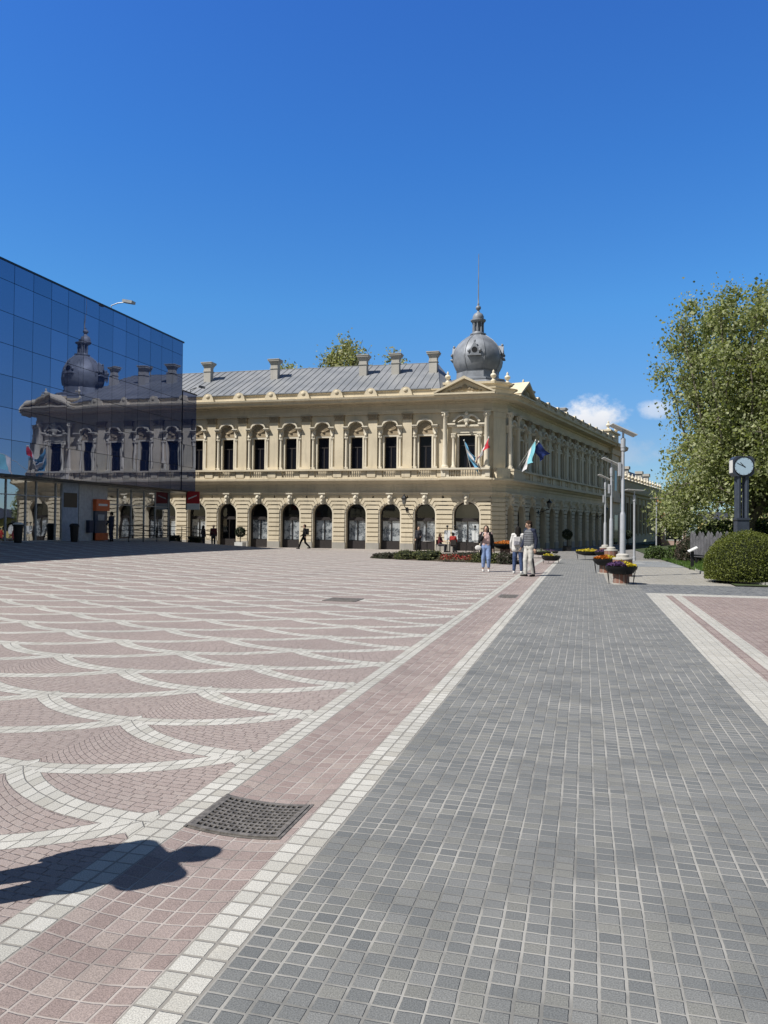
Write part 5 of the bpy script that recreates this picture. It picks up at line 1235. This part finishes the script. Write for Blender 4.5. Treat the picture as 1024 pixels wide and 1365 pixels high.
# ------------------------------------------------------------------ houses beyond
def house(name, lab, x0, x1, y0, y1, h, wallm, roofm, rh, wins, doors=()):
    z = zg(x0, y0); o = thing(name, lab, 'building', Mx(x0, y0, z), 'houses beyond the trees')
    b = MB(); b.box(x0, x1, y0, y1, z-0.3, z+h); put('wall', b.mesh('house_wall', wallm, False), o)
    b = MB(); b.profile([(y0-0.5, z+h), ((y0+y1)/2, z+h+rh), (y1+0.5, z+h), (y1+0.5, z+h-0.12), ((y0+y1)/2, z+h+rh-0.14), (y0-0.5, z+h-0.12)], x0-0.4, x1+0.4); put('roof', b.mesh('house_roof', roofm, False), o)
    for wx, wz, ww, wh in wins:
        b = MB(); b.box(wx-ww/2, wx+ww/2, y0-0.03, y0+0.05, z+wz, z+wz+wh); f = put('window', b.mesh('house_window', M_white, False), o)
        b = MB(); b.box(wx-ww/2+0.12, wx+ww/2-0.12, y0-0.045, y0-0.03, z+wz+0.12, z+wz+wh-0.12); put('pane', b.mesh('house_pane', M_glassdark, False), f)
M_pink = mat_plaster('pink_plaster', (0.55, 0.40, 0.34)); M_tile = simple('orange_tiles', (0.42, 0.14, 0.07), 0.8, var=0.25, scale=3); M_yel = mat_plaster('bright_yellow_plaster', (0.72, 0.60, 0.25))
house('pink_house', 'small pink house with orange tiled roof seen beneath the plane tree', 8.6, 11.3, 96, 104, 3.5, M_pink, M_tile, 2.3, [(9.95, 0.6, 2.0, 1.9)])
house('yellow_house', 'bright yellow house glimpsed under the trees behind the hedge', 12.0, 26.0, 84, 92, 2.6, M_yel, M_slate, 1.2, [(13.6, 0.7, 1.2, 1.4), (16.0, 0.7, 1.2, 1.4), (18.6, 0.7, 1.2, 1.4), (21.2, 0.7, 1.2, 1.4)])
# ------------------------------------------------------------------ wall lanterns
def lantern(M, lab):
    o = thing('wall_lantern', lab, 'lantern', M @ Matrix.Translation((0, 0, 2.9)), 'bracket lanterns on the palace walls')
    b = MB(); b.box(-0.08, 0.08, -0.10, 0.0, 2.75, 3.05, M); b.tube([M @ Vector(p) for p in ((0, -0.08, 2.9), (0, -0.5, 3.0), (0, -0.95, 3.15), (0, -1.0, 3.25))], 0.028, 6); b.tube([M @ Vector(p) for p in ((0, -0.08, 2.65), (0, -0.35, 2.80), (0, -0.5, 3.0))], 0.02, 6); put('bracket', b.mesh('lantern_bracket', M_dark), o)
    b = MB(); b.lathe([(0.07, 3.25), (0.12, 3.28), (0.20, 3.68)], 6, (0, -1.0, 0), M); put('glass', b.mesh('lantern_glass', simple_lg), o)
    b = MB(); b.lathe([(0.25, 3.68), (0.25, 3.72), (0.14, 3.86), (0.05, 3.93), (0.03, 4.05)], 6, (0, -1.0, 0), M); put('cap', b.mesh('lantern_cap', M_dark), o)
simple_lg = mat_pane('lantern_glass', (0.16, 0.16, 0.15), rough=0.2)
lantern(MF(-13.31) @ Matrix.Translation((0, -0.075, 0)), 'lantern on a bracket between two arches of the sunlit palace front')
lantern(MR(8.15) @ Matrix.Translation((0, -0.075, 0)), 'nearer black lantern on the shaded right wing, above the walking man')
lantern(MR(29.9) @ Matrix.Translation((0, -0.075, 0)), 'far black lantern on the shaded right wing, left of the lamp posts')
# ------------------------------------------------------------------ flags
def flag(p0, p1, L, bands, lab, droop, seed, sway):
    """pole from p0 to p1; cloth hangs from the outer part of the pole; bands: list of (width share, material)"""
    o = thing('flag', lab, 'flag', Matrix.Translation(p0), 'flags on the palace balconies')
    p0 = Vector(p0); p1 = Vector(p1); d = (p1-p0)
    b = MB(); b.tube([p0, p1], 0.022, 6); b.ell(tuple(p1), (0.05, 0.05, 0.07), 8, 5); put('pole', b.mesh('flag_pole', M_white), o)
    N, Mv = 12, 12; x0 = 0.0
    for k, (wd, mt) in enumerate(bands):
        b = MB()
        for j in range(Mv+1):
            v = j/Mv
            for i in range(5):
                u = x0+wd*i/4
                att = p1 - d.normalized()*(u*1.0)
                sag = v*L
                w_ = 0.16*math.sin(u*9+v*5+seed)*v + 0.07*math.sin(u*21+seed*2+v*3)*v
                q = att + Vector((sway[0]*sag + w_*0.5, sway[1]*sag + w_, -sag*droop - 0.10*math.sin(v*3+u*3)*v))
                q.x = q.x*(1) - (u-0.4)*0.55*v*d.normalized().x
                q.y = q.y - (u-0.4)*0.55*v*d.normalized().y
                b.v.append(tuple(q))
        for j in range(Mv):
            for i in range(4): b.f.append((j*5+i, j*5+i+1, (j+1)*5+i+1, (j+1)*5+i))
        put('cloth_band', b.mesh('flag_cloth', mt, True, 80, recalc=False), o); x0 += wd
    return o
M_lb = simple('light_blue_cloth', (0.16, 0.42, 0.66), 0.8, var=0.05); M_wc = simple('white_cloth', (0.70, 0.70, 0.72), 0.8, var=0.05); M_rc = simple('red_cloth', (0.55, 0.04, 0.06), 0.8, var=0.05)
M_bc = simple('dark_blue_cloth', (0.03, 0.06, 0.26), 0.8, var=0.05); M_tq = simple('turquoise_cloth', (0.20, 0.52, 0.62), 0.8, var=0.05)
flag((-8.35, 57.5, 5.9), (-8.75, 56.7, 8.0), 1.25, [(0.55, M_lb), (0.35, M_wc), (0.55, M_lb)], 'light blue and white flag hanging before the corner balcony window', 0.92, 1.0, (0.62, -0.05))
flag((-8.2, 57.4, 5.9), (-6.95, 56.9, 8.2), 0.9, [(0.6, M_rc), (0.6, M_wc), (0.5, M_rc)], 'red and white flag leaning right from the corner balcony', 0.8, 2.6, (-0.12, -0.1))
q0 = MR(1.1) @ Vector((0, -0.5, 6.0))
flag(tuple(q0), (-3.55, 56.7, 7.9), 1.55, [(0.75, M_tq), (0.55, M_wc)], 'turquoise and white flag flying from the side balcony', 0.98, 0.5, (-0.15, -0.05))
flag((q0.x+0.1, q0.y+0.2, 6.0), (-3.35, 57.1, 7.85), 1.15, [(1.05, M_bc)], 'dark blue flag flying beside the turquoise flag', 0.75, 1.7, (0.62, 0.1))
# ------------------------------------------------------------------ people
def cloth(name, c, var=0.12, scale=9.0, extra=None):
    t = NT(name); p = t.wpos(); n = t.noise(p, scale, 3, 0.6)
    cc = t.mix(t.rng(n, 0.35, 0.65), tuple(x*(1-var) for x in c), tuple(min(1, x*(1+var)) for x in c))
    if extra == 'stripes':
        z = t.sep(p)[2]; s = t.m('GREATER_THAN', t.m('FRACT', t.m('MULTIPLY', z, 13.0)), 0.5); cc = t.mix(s, cc, tuple(x*0.5 for x in c))
    t.bsdf(cc, 0.85, 0, t.bump(t.noise(p, 14, 3), 0.02, 0.5), 0.2); return t.mat
def skin_mat(name, c):
    t = NT(name); p = t.wpos(); t.bsdf(t.mix(t.noise(p, 20, 2), tuple(x*.9 for x in c), c), 0.55, 0, None, 0.35); return t.mat
M_skin = skin_mat('skin', (0.58, 0.37, 0.27)); M_hairb = cloth('black_hair', (0.012, 0.010, 0.009), 0.3, 30); M_hairbr = cloth('brown_hair', (0.045, 0.026, 0.016), 0.3, 30); M_hairg = cloth('grey_hair', (0.30, 0.28, 0.26), 0.2, 30)
M_eyew = simple('eye_white', (0.7, 0.7, 0.7), 0.3); M_lip = simple('lips', (0.40, 0.14, 0.12), 0.5)

def remeshed(name, b, mat, vox, smooth=4):
    me = b.mesh(name+'_src', mat, False); o = bpy.data.objects.new(name+'_tmp', me); col.objects.link(o)
    r = o.modifiers.new('r', 'REMESH'); r.mode = 'VOXEL'; r.voxel_size = vox
    s = o.modifiers.new('s', 'SMOOTH'); s.iterations = smooth; s.factor = 0.5
    dg = bpy.context.evaluated_depsgraph_get(); dg.update()
    m2 = bpy.data.meshes.new_from_object(o.evaluated_get(dg)); m2.name = name
    bpy.data.objects.remove(o); bpy.data.meshes.remove(me)
    m2.polygons.foreach_set('use_smooth', [True]*len(m2.polygons))
    if not m2.materials: m2.materials.append(mat)
    return m2
V3 = Vector
def hand(b, w, f, thumb, curl=0.5, s=1.0):
    """palm and five separate fingers from wrist w along direction f; thumb leaves the side given by `thumb`"""
    f = V3(f).normalized(); t = V3(thumb); t = (t - f*t.dot(f)).normalized(); n = f.cross(t)
    pal = V3(w)+f*0.045*s
    for k in (-1, 0, 1): b.cap(V3(w)+t*0.014*k*s, V3(w)+f*0.085*s+t*0.024*k*s, 0.016*s, 0.015*s, 8)
    for k, L in ((1.5, .072), (.5, .082), (-.5, .077), (-1.5, .060)):
        r0 = V3(w)+f*0.085*s+t*0.0195*k*s; c = curl
        m1 = r0+(f*math.cos(c*.5)+n*math.sin(c*.5))*L*.5*s; m2 = m1+(f*math.cos(c*1.3)+n*math.sin(c*1.3))*L*.5*s
        b.cap(r0, m1, 0.0095*s, 0.0088*s, 7); b.cap(m1, m2, 0.0088*s, 0.0075*s, 7)
    r0 = V3(w)+f*0.03*s+t*0.028*s; m1 = r0+(f*.6+t*.8).normalized()*0.038*s; m2 = m1+(f*.9+t*.35+n*.2).normalized()*0.032*s
    b.cap(r0, m1, 0.012*s, 0.0105*s, 7); b.cap(m1, m2, 0.0105*s, 0.009*s, 7)

def person(lab, x, y, rz, H, P, look, group=None, vox=0.011, zoff=0.0):
    """local frame: faces -Y, +X is the figure's left. P: joints; look: clothing"""
    s = H/1.75; z0 = zg(x, y)+zoff
    o = thing('person', lab, 'person', Mx(x, y, z0), group)
    T = Mx(x, y, z0, rz, s, s, s)
    J = dict(pelvis=(0, 0, .95), chest=(0, 0.01, 1.28), neck=(0, 0.015, 1.46), head=(0, -0.005, 1.62),
             shl=(.175, .01, 1.42), shr=(-.175, .01, 1.42), ell=(.235, .03, 1.14), elr=(-.235, .03, 1.14), wrl=(.25, -.05, .90), wrr=(-.25, -.05, .90),
             hil=(.09, 0, .92), hir=(-.09, 0, .92), knl=(.10, -.02, .50), knr=(-.10, -.02, .50), anl=(.10, .03, .09), anr=(-.10, .03, .09), face=(0, -1, 0), tol=(0, -1, 0), tor=(0, -1, 0), wide=1.0)
    J.update(P); J = {k: (V3(v) if isinstance(v, tuple) else v) for k, v in J.items()}
    f = J['face'].normalized(); sd = f.cross(V3((0, 0, 1))).normalized()*-1; upv = sd.cross(f)*-1
    if upv.z < 0: upv = -upv
    hp = J['head']; wd = look.get('build', 1.0)
    b = MB()
    b.ell(tuple(hp+V3((0, 0, .02))), (.078, .095, .105), 14, 10); b.ell(tuple(hp+f*.022-upv*.055), (.056, .066, .062), 12, 8)
    b.ell(tuple(hp-f*.02+upv*.025), (.082, .088, .088), 12, 8)
    b.cap(hp+f*.088+upv*.015, hp+f*.112-upv*.022, .010, .016, 8)
    b.cap(hp+f*.085-upv*.055, hp+f*.088-upv*.06, .018, .018, 8)
    for q in (-1, 1): b.ell(tuple(hp+sd*q*.082-f*.005), (.016, .024, .034), 8, 6)
    b.cap(hp-V3((0, 0, .06)), J['neck']-V3((0, 0, .02)), .054, .062)
    b.cap(J['neck'], J['chest'], .07, .13*wd); b.cap(J['shl'], J['shr'], .062*wd, .062*wd); b.cap(J['chest']+V3((.07, 0, .03)), J['pelvis']+V3((.06, 0, .06)), .098*wd, .10*wd); b.cap(J['chest']+V3((-.07, 0, .03)), J['pelvis']+V3((-.06, 0, .06)), .098*wd, .10*wd)
    b.cap(J['hil'], J['hir'], .105*wd, .105*wd)
    for q in 'lr':
        b.cap(J['sh'+q], J['el'+q], .050*wd, .040*wd); b.cap(J['el'+q], J['wr'+q], .040*wd, .027)
        fd = (J['wr'+q]-J['el'+q]).normalized(); hand(b, J['wr'+q], fd, V3((0, -1, 0)) + (V3((-.6, 0, .2)) if q == 'l' else V3((.6, 0, .2))), 0.6)
        b.cap(J['hi'+q], J['kn'+q], .085*wd, .056*wd); b.cap(J['kn'+q], J['an'+q], .056*wd, .038)
        tv = J['to'+q].normalized(); b.cap(J['an'+q]-V3((0, 0, .045)), J['an'+q]-V3((0, 0, .055))+tv*.15, .034, .03)
    put('body', remeshed('body', b, M_skin, vox, 3), o, T)
    e = MB()
    for q in (-1, 1): 
        e = MB(); e.ell(tuple(hp+f*.092+sd*q*.032+upv*.025), (.012, .012, .009), 8, 6); put('eye', e.mesh('eye', M_dark), o, T)
    e = MB(); e.ell(tuple(hp+f*.094-upv*.045), (.022, .012, .007), 8, 6); put('mouth', e.mesh('mouth', M_lip), o, T)
    # trousers
    b = MB(); k = look.get('leg', 1.0)
    b.cap(J['hil']+V3((0, 0, .07)), J['hir']+V3((0, 0, .07)), .112*wd, .112*wd); b.cap(J['hil'], J['hir'], .118*wd, .118*wd)
    for q in 'lr':
        end = J['an'+q]+(J['kn'+q]-J['an'+q])*look.get('cuff', .10)
        b.cap(J['hi'+q], J['kn'+q], .102*wd*k, .073*wd*k); b.cap(J['kn'+q], end, .073*wd*k, .056*k)
    put('trousers', remeshed('trousers', b, look['trousers'], vox, 4), o, T)
    for q in 'lr':
        b = MB(); tv = J['to'+q].normalized(); a = J['an'+q]; b.cap(a-V3((0, 0, .02)), a-V3((0, 0, .045)), .050, .050); b.cap(a-V3((0, 0, .048))-tv*.03, a-V3((0, 0, .052))+tv*.155, .043, .036); b.cap(a-V3((0, 0, .075))-tv*.045, a-V3((0, 0, .075))+tv*.18, .018, .018)
        put('shoe', remeshed('shoe', b, look['shoes'], vox*.9, 2), o, T)
    # top
    def torso(b, g, low):
        b.cap(J['shl'], J['shr'], .072*wd+g, .072*wd+g)
        for sx in (-1, 1):
            b.cap(J['chest']+V3((sx*.075, 0, .04)), J['pelvis']+V3((sx*.07*look.get('flare', 1), 0, low)), .108*wd+g, (.112+look.get('flarer', 0))*wd+g)
        b.cap(J['neck']-V3((0, 0, .03)), J['chest'], .085+g, .13*wd+g)
    b = MB(); torso(b, .004, look.get('hem', .02)); slv = look.get('sleeve', .95)
    if slv and not look.get('coat'):
        for q in 'lr': b.cap(J['sh'+q], J['el'+q], .066*wd, .054*wd); b.cap(J['el'+q], J['el'+q]+(J['wr'+q]-J['el'+q])*slv, .054*wd, .042*wd)
    put('top', remeshed('top', b, look['top'], vox, 4), o, T)
    if look.get('coat'):
        b = MB(); low = look.get('coatlow', -.35)
        for q, sx in (('l', 1), ('r', -1)):
            b.cap(J['sh'+q], J['el'+q], .074*wd, .062*wd); b.cap(J['el'+q], J['el'+q]+(J['wr'+q]-J['el'+q])*.92, .062*wd, .050*wd)
            for yy in (.05, .10): b.cap(J['sh'+q]+V3((-sx*.02, yy*.4, 0)), J['pelvis']+V3((sx*.15, yy, low)), .085, .075)
            b.cap(J['sh'+q]+V3((-sx*.03, -.02, .0)), J['pelvis']+V3((sx*.185, -.02, low)), .075, .055)
        b.cap(J['chest']+V3((0, .10, .06)), J['pelvis']+V3((0, .12, low)), .09, .085); b.cap(J['shl']+V3((0, .05, .02)), J['shr']+V3((0, .05, .02)), .07, .07)
        put('coat', remeshed('coat', b, look['coat'], vox, 5), o, T)
    if look.get('vest'):
        b = MB()
        b.cap(J['shl']*.62+J['shr']*.38+V3((0, 0, .005)), J['shr']*.62+J['shl']*.38+V3((0, 0, .005)), .085, .085)
        for sx in (-1, 1): b.cap(J['chest']+V3((sx*.07, 0, .06)), J['pelvis']+V3((sx*.065, 0, look.get('vesthem', .08))), .128*wd, .128*wd)
        b.cap(J['neck']-V3((0, 0, .04)), J['chest'], .095, .14*wd); put('vest', remeshed('vest', b, look['vest'], vox, 4), o, T)
        # collar
        b = MB(); b.cap(J['neck']+V3((.05, .01, .0)), J['neck']+V3((-.05, .01, 0)), .055, .055); put('collar', remeshed('collar', b, look['top'], vox, 3), o, T)
    # hair
    hm = look.get('hairmat', M_hairb); b = MB()
    b.ell(tuple(hp-f*.022+upv*.038), (.094, .100, .098), 14, 10); b.cap(hp-f*.06+upv*.04, hp-f*.065-upv*.05, .078, .06)
    if look.get('hair') == 'long':
        L = look.get('hairlen', .30)
        b.cap(hp-f*.06, hp-f*.085-upv*L, .085, .075)
        for q in (-1, 1): b.cap(hp+sd*q*.062-f*.02+upv*.03, hp+sd*q*.085-f*.02-upv*L*.85, .042, .045)
    elif look.get('hair') == 'bun': b.ell(tuple(hp-f*.11+upv*.10), (.055, .055, .055), 10, 8)
    put('hair', remeshed('hair', b, hm, vox, 2), o, T)
    if look.get('cap'):
        b = MB(); b.ell(tuple(hp+upv*.055), (.100, .112, .075), 14, 8); b.cap(hp+f*.08+upv*.06, hp+f*.15+upv*.05, .05, .04); put('cap', remeshed('cap', b, look['cap'], vox, 2), o, T)
    return o, T, J

B_blk = cloth('black_cloth', (0.014, 0.014, 0.016)); B_jean = cloth('light_blue_denim', (0.24, 0.33, 0.56), .15); B_jeand = cloth('blue_denim', (0.055, 0.085, 0.18), .25); B_wht = cloth('white_cloth_top', (0.66, 0.65, 0.64), .06)
B_pink = cloth('pink_white_top', (0.60, 0.42, 0.40), .2, 5); B_navy = cloth('navy_cloth', (0.022, 0.028, 0.055)); B_pale = cloth('pale_grey_trousers', (0.56, 0.55, 0.52), .12); B_vest = cloth('striped_grey_vest', (0.17, 0.18, 0.20), .08, 9, 'stripes')
B_red = cloth('dark_red_cloth', (0.33, 0.035, 0.03)); B_gry = cloth('dark_grey_cloth', (0.05, 0.05, 0.06)); B_whtshoe = cloth('white_trainers', (0.62, 0.61, 0.60), .05); B_wine = cloth('wine_cloth', (0.12, 0.025, 0.03)); B_side = cloth('dark_side_panel', (0.05, 0.05, 0.06))
# 1 woman in the open black coat, hand raised to her cheek
o1, T1, J1 = person('woman with long black hair, open black coat, pale jeans and white handbag', -3.46, 27.75, R_(8), 1.66,
    dict(elr=(-.24, -.04, 1.13), wrr=(-.10, -.20, 1.34), ell=(.25, .05, 1.13), wrl=(.27, -.02, .88), knl=(.10, -.07, .50), anl=(.11, .0, .085), knr=(-.09, -.01, .5), anr=(-.10, .06, .085), face=(-.25, -1, -.12)),
    dict(top=B_pink, trousers=B_jean, shoes=B_whtshoe, coat=B_blk, coatlow=-.30, hair='long', hairlen=.26, leg=1.12, cuff=.28, hem=.06), 'three people talking on the plaza', 0.0105)
hb = MB(); hb.ell((-.29, -.12, .90), (.125, .05, .10), 16, 10); hbo = thing('handbag', 'white rounded handbag carried by the woman in the black coat', 'bag', T1 @ Matrix.Translation((-.30, -.12, .93)))
put('bag', hb.mesh('handbag', B_wht), hbo, T1)
b = MB(); b.tube([(-.20, -.10, 1.02), (-.17, -.13, 1.25), (-.12, -.08, 1.46), (-.06, .02, 1.50)], .010, 6); put('strap', b.mesh('bag_strap', B_wht), hbo, T1)
# 2 woman from behind, white jacket
o2, T2, J2 = person('woman seen from behind with long black hair, white jacket and blue jeans', -2.28, 27.2, R_(176), 1.64,
    dict(ell=(.26, .0, 1.16), wrl=(.27, -.10, .93), elr=(-.26, .0, 1.15), wrr=(-.27, -.10, .92), hil=(.09, 0, .92), knl=(.12, .0, .5), anl=(.14, .02, .085), knr=(-.12, 0, .5), anr=(-.14, .03, .085), face=(.3, -1, .02)),
    dict(top=B_wht, trousers=B_jeand, shoes=B_whtshoe, hair='long', hairlen=.27, leg=1.08, hem=-.05, flare=1.35, flarer=.03, cuff=.12), 'three people talking on the plaza', 0.0105)
b = MB(); b.box(-.13, .13, .13, .24, 1.03, 1.36); bp_ = thing('backpack', 'small pale backpack on the back of the woman in the white jacket', 'backpack', T2 @ Matrix.Translation((0, .18, 1.03)))
put('bag', remeshed('backpack', b, cloth('pale_bag', (0.50, 0.49, 0.50), .1), .012, 5), bp_, T2)
b = MB(); b.box(-.10, .10, .22, .265, 1.06, 1.20); put('pocket', remeshed('pocket', b, cloth('grey_print', (0.26, 0.26, 0.30), .5, 30), .010, 3), bp_, T2)
# 3 tall man in dark jacket, grey striped vest, pale trousers, mid-step towards the camera
o3, T3, J3 = person('tall man in navy jacket, striped grey vest and pale trousers looking down', -1.80, 26.0, R_(-42), 1.86,
    dict(ell=(.25, .05, 1.15), wrl=(.26, .0, .88), elr=(-.25, .03, 1.14), wrr=(-.24, -.12, .90), hil=(.085, 0, .92), knl=(.09, -.03, .50), anl=(.07, .10, .085), hir=(-.085, 0, .92), knr=(-.08, -.10, .52), anr=(-.06, -.10, .085), head=(-.02, -.03, 1.61), face=(-.25, -1, -.35), tol=(.2, -1, 0), tor=(-.3, -1, 0)),
    dict(top=B_navy, trousers=B_pale, shoes=B_blk, vest=B_vest, vesthem=.04, hairmat=M_hairbr, leg=.98, cuff=.02, build=1.05), 'three people talking on the plaza', 0.0105)
for q in 'lr':
    b = MB(); sx = 1 if q == 'l' else -1; off = V3((.055*sx, 0.015, 0)); b.cap(J3['kn'+q]+off+V3((0, 0, .05)), J3['an'+q]+off*.7+V3((0, 0, .03)), .045, .035); put('side_panel', remeshed('side_panel', b, B_side, .012, 3), o3, T3)
# 4 man walking along the palace front
o4, T4, J4 = person('man in black with a dark backpack walking left along the arcade', -19.3, 51.6, R_(-80), 1.78,
    dict(pelvis=(0, 0, .94), knl=(.09, -.22, .55), anl=(.09, -.36, .12), knr=(-.09, .05, .48), anr=(-.09, .38, .16), wrl=(.25, .12, .93), ell=(.24, .14, 1.16), elr=(-.24, -.04, 1.15), wrr=(-.23, -.22, .98)),
    dict(top=B_blk, trousers=B_blk, shoes=B_blk, hairmat=M_hairbr), None, 0.013)
b = MB(); b.box(-.16, .16, .10, .30, 1.02, 1.46); bq = thing('backpack', 'black backpack on the man walking along the arcade', 'backpack', T4 @ Matrix.Translation((0, .2, 1.0)), data=None); put('bag', remeshed('walker_bag', b, B_blk, .014, 5), bq, T4)
# 5 person at the cash machine
person('person in dark clothes standing at the orange cash machine', -26.85, 39.7, R_(-88), 1.74, dict(elr=(-.22, -.12, 1.16), wrr=(-.12, -.36, 1.20), ell=(.24, -.02, 1.15), wrl=(.2, -.2, 1.0), face=(0, -1, -.2)), dict(top=B_navy, trousers=B_navy, shoes=B_blk), None, 0.013)
# 6,7 two people in the shade before the arcade doorway
person('person in a wine coloured top standing in the shade before the doorway', -27.9, 54.6, R_(20), 1.76, {}, dict(top=B_wine, trousers=B_gry, shoes=B_blk), None, 0.014)
person('person in dark grey in the shade, left of the one in wine colour', -28.55, 54.2, R_(150), 1.70, dict(elr=(-.25, 0, 1.15)), dict(top=B_gry, trousers=B_navy, shoes=B_blk, hair='long'), None, 0.014)
# cafe in front of the corner arches
M_rattan = simple('dark_cafe_chair', (0.035, 0.03, 0.028), 0.7); M_tabletop = simple('pale_table_top', (0.42, 0.41, 0.40), 0.5)
def cafe_chair(x, y, rz, lab):
    z = zg(x, y); o = thing('cafe_chair', lab, 'chair', Mx(x, y, z, rz), 'cafe chairs by the corner arches'); T = Mx(x, y, z, rz)
    b = MB(); b.box(-.21, .21, -.21, .21, .43, .46); put('seat', b.mesh('chair_seat', M_rattan, False), o, T)
    b = MB(); b.box(-.20, .20, .19, .22, .52, .88); put('backrest', b.mesh('chair_back', M_rattan, False), o, T)
    for sx in (-1, 1):
        b = MB(); b.tube([(sx*.19, -.19, .43), (sx*.20, -.21, 0)], .014, 5); put('leg', b.mesh('chair_leg', M_dark), o, T)
        b = MB(); b.tube([(sx*.19, .205, .88), (sx*.19, .19, .43), (sx*.20, .23, 0)], .014, 5); put('leg', b.mesh('chair_leg', M_dark), o, T)
def cafe_table(x, y, lab):
    z = zg(x, y); o = thing('cafe_table', lab, 'table', Mx(x, y, z), 'cafe tables by the corner arches'); C0 = (x, y, z)
    b = MB(); b.lathe([(.33, .72), (.34, .735), (.33, .75)], 20, C0); put('table_top', b.mesh('table_top', M_tabletop), o)
    b = MB(); b.lathe([(.22, 0), (.22, .02), (.03, .05), (.03, .72)], 12, C0); put('pedestal', b.mesh('table_leg', M_dark), o)
SIT = dict(pelvis=(0, .03, .56), chest=(0, .03, .90), neck=(0, .02, 1.09), head=(0, -.01, 1.25), shl=(.175, .02, 1.05), shr=(-.175, .02, 1.05), ell=(.23, -.06, .80), elr=(-.23, -.06, .80), wrl=(.14, -.28, .78), wrr=(-.14, -.28, .78), hil=(.09, .0, .54), hir=(-.09, 0, .54), knl=(.10, -.42, .53), knr=(-.10, -.42, .53), anl=(.10, -.40, .09), anr=(-.10, -.40, .09))
cafe_chair(-8.95, 53.4, R_(190), 'cafe chair under the person in red'); person('person in a red top and white cap sitting with back turned', -8.95, 53.4, R_(172), 1.78, SIT, dict(top=B_red, trousers=B_gry, shoes=B_blk, cap=B_wht, build=1.12), None, 0.013)
cafe_chair(-9.9, 53.6, R_(60), 'cafe chair under the person in wine red'); person('person in a wine red top sitting left of the red one', -9.9, 53.6, R_(75), 1.68, SIT, dict(top=B_wine, trousers=B_gry, shoes=B_blk, hair='long', hairmat=M_hairbr), None, 0.013)
cafe_table(-9.35, 54.2, 'round cafe table between the two seated people'); cafe_table(-7.3, 54.3, 'round cafe table near the corner, left of the black coated woman'); cafe_table(-11.2, 55.4, 'round cafe table before the window left of the cafe')
cafe_chair(-7.95, 54.3, R_(90), 'empty dark cafe chair left of the corner table'); cafe_chair(-6.75, 54.4, R_(-90), 'empty dark cafe chair right of the corner table'); cafe_chair(-11.9, 55.5, R_(90), 'empty cafe chair left of the window table')
person('person in dark clothes standing before the last window left of the corner', -11.55, 54.0, R_(30), 1.80, dict(wrl=(.1, -.25, 1.05), ell=(.24, -.05, 1.12)), dict(top=B_gry, trousers=B_blk, shoes=B_blk, hairmat=M_hairbr), None, 0.013)
M_prints = M_posters[2]
def stand(x, y, lab):
    z = zg(x, y); o = thing('display_stand', lab, 'stand', Mx(x, y, z), 'display stands at the corner arches')
    b = MB(); b.lathe([(.20, 0), (.20, .03), (.025, .05), (.025, 1.75), (.07, 1.78), (.09, 1.86), (.05, 1.93)], 10, (x, y, z)); put('post', b.mesh('stand_post', M_dark), o)
    b = MB(); b.box(x-.22, x+.22, y-.02, y+.02, z+.85, z+1.55); put('display', b.mesh('stand_display', M_prints, False), o)
stand(-9.75, 55.6, 'dark display stand left of the person in the red top'); stand(-9.25, 55.9, 'dark display stand right behind the person in the red top'); stand(-7.75, 55.8, 'dark display stand before the big corner arch window')
# 8 passer-by just outside the left edge, whose shadow crosses the strip
person('passer-by outside the left edge of the photo, casting the foreground shadow', -2.80, 2.58, R_(140), 1.74,
    dict(elr=(-.22, -.02, 1.16), wrr=(-.10, -.22, 1.05), ell=(.23, .04, 1.14), wrl=(.22, -.04, .90), head=(0, -.03, 1.62)), dict(top=B_navy, trousers=B_jeand, shoes=B_blk, hair='bun', hairmat=M_hairbr, build=1.0, hem=-.02), None, 0.012)
